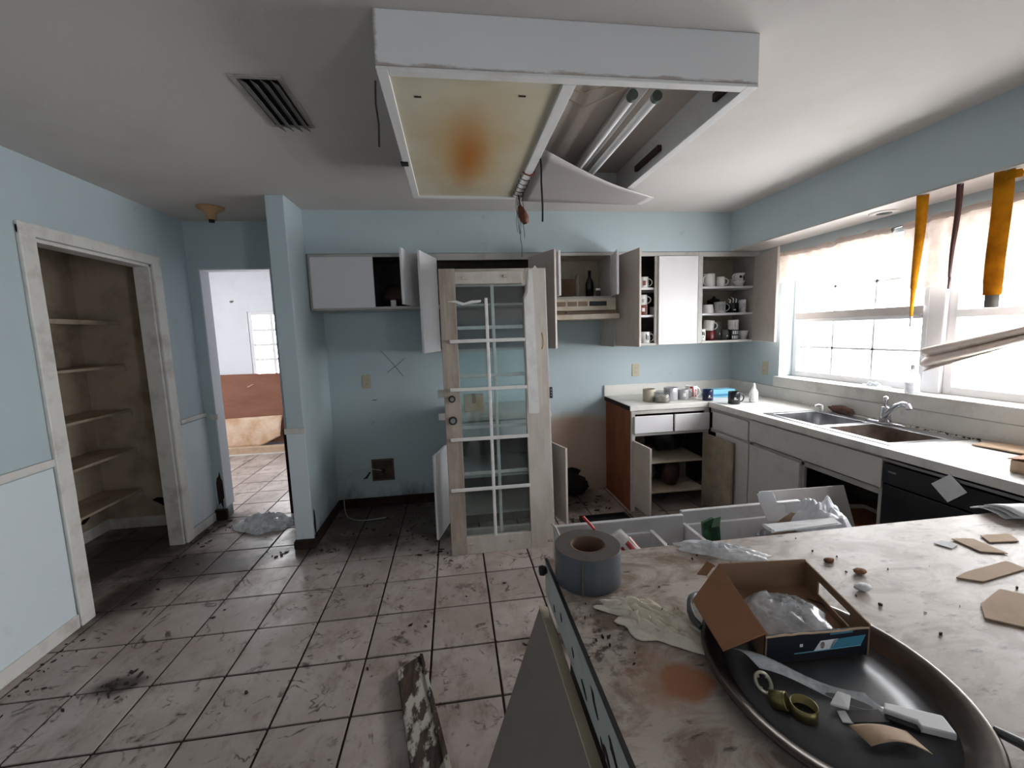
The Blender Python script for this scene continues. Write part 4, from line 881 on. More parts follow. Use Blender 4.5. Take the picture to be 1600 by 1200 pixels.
# right bay, middle shelf
mug('white creamer at the left end of the middle shelf', (2.148, 3.62, S2), .034, .118, 'white_china', LF, flare=.2)
mug('squat white jug beside the creamer, middle shelf', (2.222, 3.54, S2), .045, .075, 'white_china', LF, flare=-.25, handle=False)
mug('grey speckled mug with big right handle, middle shelf', (2.325, 3.52, S2), .046, .095, 'grey_china', RT, hs=1.2, prints=(fp(.5, .02, .075, pm('speckle', (.52, .52, .53), .4)),))
mug('black mug with lettering below the striped glove, middle shelf', (2.475, 3.56, S2), .052, .085, 'black_china', RT, handle=False, prints=(fp(.2, .02, .03, 'white_print'),))
mug('tall pale glass at the right end of the middle shelf', (2.575, 3.57, S2), .032, .115, 'milky_plastic', RT, name='drinking_glass', handle=False)
t = thing('black_kettle', (2.38, 3.69, S2), 'round black pot at the back of the middle shelf', 'pot')
obj('body', MB().lathe([(0, 0), (.05, 0), (.062, .03), (.064, .08), (.05, .125), (.02, .14), (0, .142)], (2.385, 3.70, S2)), 'black_china', t); obj('knob', MB().lathe([(0, .14), (.012, .142), (.014, .155), (0, .16)], (2.385, 3.70, S2)), 'black_plastic', t)
obj('spout', MB().tube([(2.34, 3.67, S2+.08), (2.31, 3.65, S2+.11), (2.29, 3.64, S2+.115)], [.014, .01, .008], 8), 'black_china', t)
t = thing('striped_glove', (2.475, 3.56, S2+.086), 'black and white striped glove resting on the black mug', 'glove')
for i in range(6): obj('stripe', MB().tube([(2.44+.014*i, 3.545, S2+.086), (2.44+.014*i, 3.54, S2+.105+.018*math.sin(PI*(i+.5)/6)), (2.445+.012*i, 3.57, S2+.115+.02*math.sin(PI*(i+.5)/6))], .0072, 8), 'white_print' if i % 2 == 0 else 'black_print', t)
# right bay, bottom shelf
mug('white mug with black rooster print at the left end of the bottom shelf', (2.158, 3.535, S3), .043, .108, 'white_china', LF, prints=((FR-.2, FR+.12, .055, .085, 'black_print'), (FR+.17, FR+.4, .05, .08, 'black_print'), (FR-.1, FR+.2, .035, .042, 'black_print')))
mug('dark red mug on the bottom shelf', (2.262, 3.56, S3), .046, .088, 'maroon_china', RT, handle=False, prints=(fp(.08, .015, .03, 'red_print'),))
mug('white mug tipped over on top of the dark red one', (2.245, 3.56, S3+.093), .045, .088, 'white_china', RT, tilt=Euler((0, .12, 0)))
mug('tall clear jar in the middle of the bottom shelf', (2.36, 3.60, S3), .042, .17, 'jar_glass', RT, name='glass_jar', handle=False)
mug('second clear jar standing in front on the bottom shelf', (2.405, 3.55, S3), .034, .10, 'jar_glass', RT, name='glass_jar', handle=False)
cc = (2.487, 3.56, S3)
bl = mug('black mug covered in white lettering on the bottom shelf', cc, .047, .092, 'black_print', RT, handle=False, prints=tuple((FR-.75+.36*i+(.1 if j else 0), FR-.75+.36*i+.27+(.1 if j else 0), .012+.042*j, .042+.042*j, 'white_print') for i in range(4) for j in range(2)))
mug('white mug stacked on the lettered mug', (2.492, 3.565, S3+.0925), .044, .088, 'white_china', PI/2, handle=False, prints=(fp(.08, .01, .07, 'grey_china'),))
mug('white flared cup at the right end of the bottom shelf', (2.577, 3.55, S3), .044, .082, 'white_china', LF, flare=.3, handle=False)
# left bay
mug('white mug with brown print, top shelf of the narrow opening', (1.635, 3.55, S1), .042, .092, 'white_china', RT, prints=(fp(.3, .02, .06, 'brown_print'),))
mug('pale mug behind on the top shelf of the narrow opening', (1.675, 3.70, S1), .042, .09, 'grey_china', RT)
mug('dark mug with white ring at the back of the top shelf, narrow opening', (1.60, 3.71, S1), .045, .15, 'black_china', RT, prints=(fp(.3, .10, .13, 'brown_print'),))
mug('brown and white printed tin on the middle shelf of the narrow opening', (1.628, 3.55, S2), .040, .085, 'brown_print', RT, handle=False, prints=(fp(.3, .03, .06, 'white_print'), fp(.1, .005, .085, 'white_print', .9)), name='mug')
mug('white mug with right handle on top of the printed tin', (1.625, 3.552, S2+.0855), .042, .085, 'white_china', RT, prints=(fp(.25, .02, .05, 'grey_china'),))
mug('small pale cup at the right of the middle shelf, narrow opening', (1.742, 3.57, S2), .034, .068, 'grey_china', RT, handle=False)
mug('white mug with leaf print on the bottom shelf of the narrow opening', (1.64, 3.53, S3), .046, .100, 'white_china', RT, prints=((FR-.25, FR-.02, .035, .08, 'black_print'), (FR+.06, FR+.3, .03, .07, 'black_print'), (FR-.05, FR+.1, .02, .04, 'grey_china')))
mug('white cup at the back left of the bottom shelf, narrow opening', (1.61, 3.69, S3), .045, .13, 'white_china', RT, handle=False, flare=.2)
mug('stacked grey bowl at the back of the bottom shelf, narrow opening', (1.72, 3.69, S3), .055, .05, 'grey_china', RT, handle=False, flare=.35, name='bowl')
mug('grey bowl lying in another at the back of the bottom shelf', (1.72, 3.69, S3+.051), .06, .05, 'grey_china', RT, handle=False, flare=.35, name='bowl')
# hood cabinet and fridge cabinet contents
t = thing('dark_bottle', (1.20, 3.66, 1.774), 'dark green bottle in the cabinet above the range hood', 'bottle')
obj('bottle', MB().lathe([(0, 0), (.035, 0), (.036, .13), (.014, .18), (.013, .225), (0, .226)], (1.20, 3.68, 1.774)), pm('bottle_green', (.06, .08, .06), .25), t); obj('cap', MB().lathe([(0, .224), (.015, .224), (.015, .24), (0, .241)], (1.20, 3.68, 1.774)), 'black_plastic', t)
t = thing('spice_jar', (1.225, 3.52, 1.774), 'small brown spice jar with white lid above the range hood', 'jar')
obj('jar', MB().lathe([(0, 0), (.018, 0), (.018, .055), (0, .056)], (1.225, 3.53, 1.774)), 'jar_brown', t); obj('lid', MB().lathe([(0, .055), (.020, .055), (.020, .072), (0, .073)], (1.225, 3.53, 1.774)), 'white_china', t)
t = thing('white_candle', (1.10, 3.72, 1.774), 'pale candle at the back of the cabinet above the range hood', 'candle')
obj('wax', MB().lathe([(0, 0), (.014, 0), (.014, .2), (0, .205)], (1.10, 3.72, 1.774)), 'cream_shell', t); obj('wick', MB().cyl((1.10, 3.72, 1.975), (1.10, 3.72, 1.99), .0015, 6), 'black_print', t)
tag(obj('old_carton', MB().box(.90, 1.06, 3.70, 3.785, 1.774, 1.95), pm('carton_old', (.45, .34, .26), .8, dirt=(.26, .18, .14), amt=.8, scale=15), None, .004), 'stained brown carton at the back above the range hood', 'box')
mug('small white cup in the dark cabinet above the refrigerator space', (-.455, 3.53, 1.7285), .022, .055, 'white_china', RT, name='cup', handle=False)
lump('dark_bundle', (-.42, 3.66, 1.729), .09, 'jar_brown', 'dark bundle at the back of the cabinet above the refrigerator space', 'bundle', sq=(1.6, .9, 1))
# things on the corner counter
G = 'things on the corner counter'
mug('cream canister at the left of the corner counter', (1.62, 3.40, CZ), .050, .105, 'cream_shell', RT, G, handle=False, name='canister', prints=(fp(.5, .02, .09, 'hood_cream'),))
t = thing('dirty_bowl', (1.70, 3.315, CZ), 'dirty glass bowl with caked cream residue in front of the canister', 'bowl')
obj('bowl', MB().lathe([(0, 0), (.06, 0), (.064, .006), (.066, .09), (.063, .09), (.060, .01), (0, .008)], (1.695, 3.32, CZ)), 'jar_glass', t)
b = MB().lathe([(0, .009), (.057, .009), (.059, .045), (.04, .055), (0, .05)], (1.695, 3.32, CZ), 24); b.v = [v+Vector((0, 0, .012*nz(v.x*60, v.y*60))) if v.z > CZ+.04 else v for v in b.v]; obj('residue', b, pm('residue', (.72, .66, .52), .8, dirt=(.92, .9, .84), amt=.9, scale=30, lo=.4, hi=.6), t)
mug('wide silver-grey canister in the middle of the corner counter', (1.815, 3.40, CZ), .058, .108, pm('tin_silver', (.72, .72, .74), .35, .5), RT, G, handle=False, name='canister')
mug('pale grey mug right of the silver canister', (1.925, 3.39, CZ), .042, .088, 'grey_china', RT, G, prints=(fp(.3, .03, .06, 'white_china'),))
mug('white mug with large red letters on the corner counter', (2.02, 3.43, CZ), .048, .112, 'white_china', -.15, G, prints=((FR-.75, FR-.15, .09, .108, 'red_print'), (FR-.35, FR-.1, .02, .09, 'red_print'), (FR+.2, FR+.55, .07, .085, 'red_print'), (FR+.15, FR+.28, .025, .08, 'red_print'), (FR+.48, FR+.6, .025, .08, 'red_print'), (FR+.2, FR+.55, .018, .032, 'red_print')))
mug('navy mug with small white mountain emblem', (2.085, 3.285, CZ), .042, .092, 'navy_china', .5, G, prints=((FR-.5, FR+.15, .028, .031, 'white_print'), (FR-.4, FR-.1, .036, .044, 'white_print'), (FR-.28, FR-.18, .044, .05, 'white_print')))
mug('black mug with pale swoosh emblem and right handle', (2.175, 3.075, CZ), .044, .098, 'black_china', -.25, G, prints=((FR-.6, FR+.05, .038, .042, 'white_print'), (FR-.55, FR-.25, .046, .055, 'white_print')))
t = thing('blue_box', (2.28, 3.42, CZ), 'light blue carton lying behind the navy mug', 'box')
pm('box_blue', (.45, .70, .80), .5); pm('box_blue_dark', (.22, .48, .62), .5)
obj('carton', MB().box(2.15, 2.40, 3.38, 3.48, CZ+.001, CZ+.07), 'box_blue', t, .003); obj('band', MB().box(2.1495, 2.4005, 3.3795, 3.4805, CZ+.012, CZ+.032), 'box_blue_dark', t)
t = thing('soap_bottle', (2.355, 3.09, CZ), 'clear squeeze bottle with yellowish soap by the window', 'bottle')
pm('soap_yellow', (.80, .77, .55), .3)
obj('bottle', MB().lathe([(0, 0), (.03, 0), (.032, .01), (.032, .08), (.02, .105), (.012, .112), (0, .113)], (2.355, 3.09, CZ)), 'milky_plastic', t); obj('soap', MB().lathe([(0, .003), (.027, .004), (.028, .06), (0, .06)], (2.355, 3.09, CZ)), 'soap_yellow', t); obj('nozzle', MB().lathe([(0, .112), (.014, .112), (.012, .13), (.005, .155), (0, .156)], (2.355, 3.09, CZ)), 'white_china', t)
# ================================================================== peninsula
PZ = .89; PX0 = .222; PY1 = 1.075; PY0 = .06
t = thing('peninsula_cabinet', (1.1, .65, 0), 'peninsula base cabinet with pulled-out drawers facing the sink', 'cabinet', 'lower kitchen cabinets')
pm('pen_front', (.74, .74, .74), .45, dirt=(.52, .47, .43), amt=.5, scale=6)
obj('end_panel', MB().box(.275, .29, .30, 1.04, .0, PZ-.042), 'dark_inside', t); obj('near_panel', MB().box(.29, 2.04, .30, .315, 0, PZ-.042), 'pen_front', t)
b = MB(); b.box(.275, .33, 1.022, 1.04, 0, PZ-.042); b.box(.29, 2.04, 1.022, 1.04, .815, PZ-.042); b.box(.74, .79, 1.022, 1.04, 0, .815); b.box(1.36, 2.04, 1.022, 1.04, 0, .815); b.box(.29, 1.36, 1.022, 1.04, 0, .64); obj('face_frame', b, 'pen_front', t, .002)
def drawer(x0, x1, bx0, bx1, yf, zt):
    d = obj('drawer', MB().box(x0, x1, yf, yf+.019, .655, zt), 'pen_front', t, .003)
    zb = zt-.045
    obj('side', MB().box(bx0, bx0+.013, .70, yf, .67, zb), 'white_laminate', d); obj('side', MB().box(bx1-.013, bx1, .70, yf, .67, zb), 'white_laminate', d)
    obj('inner_front', MB().box(bx0+.013, bx1-.013, yf-.014, yf-.001, .67, zb-.004), 'white_laminate', d); obj('bottom', MB().box(bx0+.013, bx1-.013, .70, yf-.014, .67, .676), 'dark_inside', d)
    return d
d1 = drawer(.325, .822, .36, .70, 1.43, .803); d2 = drawer(.828, 1.33, .83, 1.30, 1.455, .806)
obj('screw_hole', MB().cyl((.60, 1.4165, .72), (.60, 1.4155, .72), .009, 12), 'black_print', d1)
ptop = thing('peninsula_countertop', (1.1, .6, PZ), 'stained marble-pattern laminate peninsula countertop', 'countertop')
obj('slab', MB().box(PX0+.002, 2.047, PY0, PY1, PZ-.04, PZ), 'marble_laminate', ptop)
pm('edge_band', (.66, .68, .67), .5, dirt=(.45, .42, .38), amt=.5, scale=12)
obj('edge_band', MB().box(PX0-.004, PX0+.002, PY0, PY1, PZ-.10, PZ-.004), 'edge_band', ptop); obj('edge_band', MB().box(PX0, 2.047, PY1, PY1+.005, PZ-.042, PZ-.003), 'edge_band', ptop)
obj('knob', MB().lathe([(0, 0), (.008, 0), (.014, .01), (.012, .02), (0, .022)], (0, 0, 0), 14).xf(Matrix.Translation((.218, 1.055, .868)) @ Matrix.Rotation(-PI/2, 4, 'Y')), 'black_plastic', ptop)
obj('edge_seam', MB().box(PX0-.0045, PX0+.003, PY0, PY1, PZ-.004, PZ+.0006), 'black_print', ptop)
for i, (y, l, z) in enumerate(((.80, .012, .83), (.725, .026, .815), (.67, .016, .852), (.655, .022, .838), (.60, .022, .805), (.575, .028, .842), (.55, .022, .83), (.90, .012, .84), (.97, .010, .815), (.62, .02, .80))):
    obj('chip', ragged((PX0-.0043, y, z), (0, 1, .5), (0, 0, 1), l*.8, .008, seed=i*1.3, n=10, dep=(-.0008, 0, 0)), 'rot_brown', ptop)
# loose panel leaning on the peninsula end
b = MB().prism([(-.072, 1.04, .002), (.194, 1.04, .775), (.194, .20, .775), (-.072, .20, .002)], (.016, 0, -.006))
pp = thing('loose_panel', (.05, .6, 0), 'brown-grey loose cabinet panel leaning against the peninsula end', 'panel'); obj('board', b, pm('panel_taupe', (.47, .435, .41), .6, dirt=(.40, .36, .33), amt=.5, scale=4), pp)
obj('edge_tape', MB().prism([(.1915, 1.041, .777), (.214, 1.041, .769), (.214, .199, .769), (.1915, .199, .777)], (.001, 0, .003)), 'cream_shell', pp)
# loose door by the sink cabinet
b = MB().prism([(1.47, 1.60, .002), (1.95, 1.60, .002), (1.94, 1.86, .675), (1.465, 1.86, .68)], (0, .016, -.006))
ld = thing('loose_door', (1.7, 1.7, 0), 'grey loose cabinet door leaning in front of the open sink cabinet', 'cabinet door'); obj('slab', b, pm('loose_grey', (.66, .65, .64), .45, dirt=(.55, .52, .5), amt=.4, scale=4), ld, .002)
for x in (1.56, 1.86): obj('hinge_cup', MB().cyl((x, 1.632, .05), (x, 1.640, .047), .015, 14), 'steel', ld)
# tape roll
t = thing('tape_roll', (.293, .96, PZ), 'big roll of silver-grey duct tape on the peninsula corner', 'tape roll')
def tape_mat():
    m, nt, bs, L = newmat('tape_silver'); bs.inputs['Base Color'].default_value = (*lin((.36, .39, .42)), 1); bs.inputs['Roughness'].default_value = .33; bs.inputs['Metallic'].default_value = .35
    MATS['tape_silver'] = m
tape_mat(); pm('tape_side', (.34, .31, .29), .7, dirt=(.22, .19, .17), amt=.6, scale=30)
c = (.303, .965, PZ+.001)
obj('tape', MB().lathe([(.042, .0), (.078, 0), (.080, .002), (.080, .086)], c, 48), 'tape_silver', t)
obj('tape_face', MB().lathe([(.080, .086), (.079, .0875), (.043, .0875), (.042, .086)], c, 48, False), 'tape_side', t)
obj('core', MB().lathe([(.042, 0), (.039, 0), (.039, .0875), (.042, .0875)][::-1], c, 48), pm('core_brown', (.42, .32, .26), .9), t)
obj('loose_end', MB().lathe([(.0806, .001), (.0812, .001), (.0812, .085), (.0806, .085)], c, 48, ex=1, ey=1).xf(Matrix.Identity(4)) if 0 else MB().prism([(.303-.035, .965-.0735, PZ+.002), (.303-.033, .965-.0755, PZ+.002), (.303-.033, .965-.0755, PZ+.086), (.303-.035, .965-.0735, PZ+.086)], (-.003, -.001, 0)), 'tape_side', t)
# drawer contents
t = thing('foam_cup', (.52, 1.25, .70), 'white foam cup with red print lying in the left drawer', 'cup')
M = Matrix.Translation((.468, 1.215, .862)) @ Vector((.10, -.055, -.125)).to_track_quat('Z', 'Y').to_matrix().to_4x4()
obj('cup', MB().lathe([(0, 0), (.03, 0), (.042, .15), (.044, .152), (.040, .15), (.028, .004), (0, .004)][::1], (0, 0, 0), 26).xf(M), 'white_china', t)
bb = MB(); [bb.add(arc_patch((0, 0, 0), .0352+.0, a, a+.5, .03, .07).v, [(2*i, 2*i+2, 2*i+3, 2*i+1) for i in range(8)], True) for a in (1.2, 2.0, 2.8)]; obj('print', bb.xf(M), 'red_print', t)
tag(obj('red_straw', MB().tube([(.48, 1.30, .70), (.455, 1.30, .80), (.43, 1.30, .85), (.394, 1.30, .894)], .0045, 8), pm('red_plastic', (.72, .13, .10), .4)), 'red drinking straw sticking up behind the tape roll', 'straw')
tag(obj('wooden_stick', MB().tube([(.30, 1.10, .82), (.281, 1.14, .90), (.266, 1.145, .94), (.254, 1.147, .952)], .003, 6), 'cream_shell'), 'thin cream stick standing left of the tape roll', 'stick')
t = thing('green_packet', (.90, 1.36, .72), 'green packet standing in the right drawer', 'packet')
pm('green_pack', (.10, .24, .15), .4, dirt=(.25, .42, .30), amt=.8, scale=40); obj('packet', MB().prism([(.848, 1.33, .70), (.918, 1.34, .70), (.915, 1.355, .815), (.89, 1.35, .82), (.846, 1.345, .808)], (0, .012, 0)), 'green_pack', t); obj('torn_flap', MB().prism([(.872, 1.332, .795), (.905, 1.336, .795), (.90, 1.322, .838), (.875, 1.322, .834)], (0, .002, 0)), pm('green_pale', (.42, .55, .44), .6), t)
pm('foil', (.62, .63, .68), .2, .7)
crumple('foil_bag', 1.035, 1.27, .70, .065, .07, .085, 'foil', 'silvery crumpled bag in the right drawer', 'bag', 0, 2)
crumple('dark_scraps', .97, 1.22, .69, .10, .10, .05, pm('scrap_dark', (.16, .16, .19), .5, dirt=(.5, .5, .55), amt=.7, scale=40), 'dark crumpled scraps in the right drawer', 'scraps', 0, 5)
t = thing('torn_box', (1.088, 1.2, .8), 'torn white carton standing at the end of the right drawer', 'box')
obj('flap', MB().prism([(1.103, 1.35, .79), (1.078, 1.365, .86), (1.073, 1.37, .885), (1.093, 1.372, .895), (1.133, 1.37, .893), (1.140, 1.368, .88), (1.143, 1.36, .855), (1.173, 1.355, .84), (1.178, 1.35, .80), (1.183, 1.345, .785)], (0, .003, 0)), 'paper', t)
obj('wall', MB().prism([(1.048, 1.25, .70), (1.188, 1.25, .70), (1.188, 1.28, .83), (1.138, 1.28, .85), (1.068, 1.28, .81)], (0, .003, 0)), 'cardboard_pale', t)
pm('white_bag', (.93, .93, .96), .35)
crumple('white_bag', 1.225, 1.25, .80, .105, .085, .115, 'white_bag', 'bunched white plastic bag beyond the far edge of the peninsula', 'bag', .1, 11, fr=2.6, nu=48, nv=30)
t = thing('folded_paper', (1.02, 1.11, PZ), 'folded white paper in front of the white bag', 'paper')
obj('fold', MB().tube([(.905, 1.10, PZ+.012), (.91, 1.11, PZ+.016)], .001, 5) if 0 else MB().prism([(.905, 1.085, PZ+.003), (1.13, 1.095, PZ+.004), (1.14, 1.13, PZ+.004), (.91, 1.12, PZ+.010)], (0, 0, .002)), 'paper', t); obj('lower_fold', MB().prism([(.905, 1.085, PZ+.0015), (1.14, 1.09, PZ+.0015), (1.15, 1.13, PZ+.002), (.91, 1.12, PZ-.004)], (0, 0, .002)), 'paper', t); obj('crease', MB().tube([(.905, 1.085, PZ+.006), (.906, 1.105, PZ+.006), (.908, 1.124, PZ+.006)], .006, 8), 'paper', t)
# things on the peninsula top
CLOTH = pm('cloth_cream', (.88, .85, .79), .9, dirt=(.6, .52, .42), amt=.45, scale=14)
def cloth(u, v):
    a = 2*PI*u; k = 1+.42*nz(math.cos(a)*2.3+2, math.sin(a)*2.3, 4)*1.6; x, y = .118*v*k*math.cos(a), .056*v*k*math.sin(a)
    fold = 0
    for (w, ph, amp) in ((150, 0, .5), (240, 1.3, .35), (90, 2.2, .6)):
        q = math.sin((y+.35*x*math.sin(ph)+.012*nz(x*14, y*14, ph))*w+ph); fold += amp*(1-abs(q))**1.5
    h = (1-v**4)*(.002+.027*fold)+.002
    c, s_ = math.cos(-.72), math.sin(-.72); return Vector((.385+c*x-s_*y, .785+s_*x+c*y, PZ+.001+h))
tag(obj('cream_cloth', MB().sheet(cloth, 60, 26), CLOTH, None, 0, .0015), 'crumpled cream cloth beside the tape roll', 'cloth')
crumple('clear_wrap', .69, 1.02, PZ, .115, .045, .018, 'clear_plastic', 'crinkled clear plastic wrap near the far edge of the peninsula', 'plastic wrap', -.5, 8, fr=8)
def scrap(label, P, mat='cardboard_pale', th=.003, name='cardboard_scrap', cat='cardboard'):
    return tag(obj(name, MB().prism([(x, y, PZ+.0012+.004*nz(x*9, y*9)**2) for x, y in P], (0, 0, th)), mat), label, cat)
scrap('small white paper scrap on the peninsula', [(1.275, .945), (1.31, .952), (1.325, .925), (1.29, .912)], 'paper', .002, 'paper_scrap', 'paper')
scrap('tan cardboard scrap next to the white paper scrap', [(1.345, .955), (1.40, .945), (1.395, .865), (1.34, .885)])
scrap('curled tan cardboard scrap beyond the first one', [(1.44, .955), (1.53, .95), (1.50, .91), (1.42, .92)])
scrap('pale cardboard strip in the middle right of the peninsula', [(1.15, .80), (1.19, .775), (1.35, .80), (1.345, .835), (1.20, .815)])
scrap('pale cardboard piece at the right edge of the picture', [(1.045, .672), (1.09, .635), (1.24, .70), (1.19, .745), (1.09, .71)])
t = thing('white_rag', (1.75, 1.05, PZ), 'folded white cloth at the right end of the peninsula', 'cloth')
for i, (dy, zz) in enumerate(((0, 0), (.02, .012), (.035, .022))):
    obj('fold', MB().sheet(lambda u, v, dy=dy, zz=zz: Vector((1.63+.33*u, 1.115-.10*u*.5-dy-.09*v*(1-.15*u), PZ+.003+zz+.012*math.sin(PI*v)+.004*nz(u*7, v*5, dy*99))), 14, 8), 'paper', t, 0, .004)
for i, (x, y, r) in enumerate(((.955, .86, .012), (.93, .92, .01), (.90, .80, .014))): lump('small_crumb', (x, y, PZ), r, 'cardboard' if i < 2 else 'paper', ['brown nut-like crumb right of the cardboard box', 'dark curled crumb behind the cardboard box', 'tiny crushed clear cap right of the cardboard box'][i], 'crumb', sq=(1.3, .9, .5), n=10)
# oval tray
TC = Vector((.599, .588, PZ+.001)); TA, TB = .226, .187; TR = math.atan2(.983, .184)
t = thing('oval_tray', tuple(TC), 'large tarnished oval metal tray holding the cardboard box', 'tray')
pm('pewter', (.34, .31, .29), .33, .85, dirt=(.2, .17, .15), amt=.6, scale=10, lo=.4, hi=.7); pm('pewter_dark', (.36, .365, .375), .34, .6, dirt=(.22, .225, .235), amt=.6, scale=12)
TM = Matrix.Translation(TC) @ Matrix.Rotation(TR, 4, 'Z')
obj('rim', MB().lathe([(.80, .004), (.84, .010), (.90, .022), (.955, .026), (.985, .0265), (1.0, .024), (1.003, .020), (.99, .017), (.955, .021), (.90, .016), (.84, .003), (.80, 0)][::-1], (0, 0, 0), 72, ex=TA, ey=TB).xf(TM), 'pewter', t)
obj('well', MB().lathe([(.805, 0), (.805, .004), (.4, .0045), (0, .0045)], (0, 0, 0), 72, ex=TA, ey=TB).xf(TM), 'pewter_dark', t)
def tray_handle(a0, a1, out):
    P = []
    for i in range(11):
        u = i/10; a = a0+(a1-a0)*u; k = 1.0+out*math.sin(PI*u)**.6; P.append((TA*k*math.cos(a), TB*k*math.sin(a), .022+.012*math.sin(PI*u)))
    return MB().tube(P, [.006+.002*math.sin(i*2.2)**2 for i in range(11)], 8).xf(TM)
obj('handle', tray_handle(math.radians(-152), math.radians(-118), .22), 'pewter_dark', t); obj('handle', tray_handle(math.radians(30), math.radians(62), .16), 'pewter_dark', t)
# cardboard tray box
t = thing('tray_carton', (.63, .715, PZ), 'open brown cardboard carton with dark blue printed front', 'box')
z0, z1 = PZ+.008, PZ+.068; A, B, Cc, Dd = (.552, .815), (.748, .80), (.718, .622), (.522, .632)
pm('carton_navy', (.07, .08, .13), .4, dirt=(.13, .14, .2), amt=.5, scale=14); pm('carton_blue', (.24, .50, .60), .45); pm('carton_inner', (.50, .38, .29), .85, dirt=(.4, .29, .21), amt=.5, scale=9)
obj('base', MB().prism([(*A, z0), (*B, z0), (*Cc, z0), (*Dd, z0)], (0, 0, .003)), 'carton_inner', t)
obj('back_wall', MB().plank(A, B, z0, z1+.004, .003, -1), 'carton_inner', t)
obj('left_wall', MB().plank(Dd, A, z0, z1, .003, -1), 'carton_inner', t)
fw_ = obj('front_wall', MB().plank(Dd, Cc, z0, z1-.006, .003, 1), 'carton_navy', t)
dx = Vector((Cc[0]-Dd[0], Cc[1]-Dd[1], 0)); dn_ = Vector((dx.y, -dx.x, 0)).normalized()
def on_front(u, v, off=.0006): return Vector((Dd[0], Dd[1], z0))+dx*u+Vector((0, 0, (z1-.006-z0)*v))+dn_*off
def fpatch(Q, mat, n): obj(n, MB().prism([on_front(u, v) for u, v in Q], dn_*.0004), mat, fw_)
fpatch([(.62, .36), (.66, .70), (.97, .76), (.93, .42)], 'carton_blue', 'blue_panel'); fpatch([(.47, .34), (.53, .68), (.70, .71), (.64, .37)], 'white_print', 'white_panel'); fpatch([(.28, .28), (.28, .31), (.93, .41), (.93, .38)], 'box_blue', 'stripe')
fpatch([(.55+.022*math.cos(a), .52+.12*math.sin(a)) for a in [2*PI*i/12 for i in range(12)]], 'brown_print', 'emblem'); fpatch([(.62, .86), (.62, .92), (.84, .95), (.84, .89)], 'carton_blue', 'lettering_band'); fpatch([(.33, .52), (.33, .62), (.36, .62), (.36, .52)], 'white_print', 'letter')
Te = [Vector((Dd[0], Dd[1], z1-.006))+dx*(i/16)+Vector((0, 0, .004*abs(nz(i*.9, 2))-.002)) for i in range(17)]
obj('torn_edge', MB().tube(Te, .0018, 6), 'cardboard_pale', t)
d2_ = Vector((B[0]-Cc[0], B[1]-Cc[1], 0)); M_ = Matrix((d2_.normalized(), Vector((0, 0, 1)), d2_.normalized().cross(Vector((0, 0, 1))))).transposed().to_4x4(); M_.translation = (Cc[0], Cc[1], z0)
L_ = d2_.length; hh = z1-z0
b = MB(); b.box(0, L_, 0, .016, 0, .003); b.box(0, L_, hh-.016, hh, 0, .003); b.box(0, .045, .016, hh-.016, 0, .003); b.box(L_-.045, L_, .016, hh-.016, 0, .003)
obj('right_wall', b.xf(M_), 'carton_inner', t, label='side wall with an oval hand hole')
obj('side_flap', MB().prism([(*A, z1), (*Dd, z1-.002), (.437, .626, z1-.018), (.452, .748, z1-.020)], (0, 0, .003)), 'cardboard', t)
obj('corner_tab', MB().prism([(.545, .82, z1-.004), (.515, .80, z1-.010), (.50, .812, z1-.014), (.54, .84, z1-.008)], (0, 0, .002)), 'cardboard', t)
crumple('clear_bag', .632, .722, z0+.016, .085, .072, .035, 'clear_plastic', 'crumpled clear bag inside the cardboard carton', 'bag', .2, 6, fr=5)
for ch in t.children_recursive:       # the back of the carton rests up on the tray rim
    for v in ch.data.vertices: v.co.z += .022*(v.co.y+.715-.62)/.19
# small things on the tray
WZ = PZ+.0065
def film(u, v): return Vector((.475+.155*u+.02*v, .655-.11*u-.045*v, WZ+.012+.012*math.sin(u*5+1)+.006*math.sin(v*4+u*3)))
tag(obj('plastic_film', MB().sheet(film, 20, 8), 'clear_plastic', None, 0, .0008), 'folded clear plastic film on the tray', 'plastic film')
t = thing('locking_ring', (.478, .575, WZ), 'pale metal ring with notches on the tray', 'ring')
Mr = Matrix.Translation((.480, .582, WZ+.018)) @ Euler((.75, .25, 0)).to_matrix().to_4x4()
obj('ring', MB().lathe([(.012, -.002), (.0165, -.002), (.0165, .002), (.012, .002), (.012, -.002)], (0, 0, 0), 28).xf(Mr), pm('pale_metal', (.66, .64, .58), .35, .6), t)
for i in range(4): a = PI/4+i*PI/2; obj('notch', MB().box(-.002, .002, -.002, .002, -.002, .002).xf(Mr @ Matrix.Translation((.0115*math.cos(a), .0115*math.sin(a), 0))), 'pale_metal', t)
t = thing('brass_sleeve', (.488, .552, WZ), 'short brass sleeve next to the pale ring on the tray', 'sleeve')
Mr = Matrix.Translation((.484, .552, WZ+.013)) @ Euler((1.2, 0, .7)).to_matrix().to_4x4()
obj('sleeve', MB().lathe([(.0105, -.011), (.013, -.011), (.013, .011), (.0105, .011), (.0105, -.011)], (0, 0, 0), 24).xf(Mr), pm('old_brass', (.50, .46, .30), .35, .7), t); obj('end_bead', MB().lathe([(.0128, .009), (.0138, .01), (.0128, .011)], (0, 0, 0), 24).xf(Mr), 'old_brass', t)
t = thing('dark_cap', (.505, .53, WZ), 'small dark metal cap behind the brass sleeve on the tray', 'cup')  # a dark cap lying open side up
obj('shell', MB().lathe([(0, 0), (.019, 0), (.019, .018), (.0175, .018), (.0175, .003), (0, .003)], (.512, .535, WZ), 26), 'old_brass', t); obj('liner', MB().lathe([(0, .004), (.017, .004)], (.512, .535, WZ), 26), 'black_print', t)
t = thing('white_bracket', (.66, .48, WZ), 'white plastic L-shaped bracket on the tray', 'bracket')
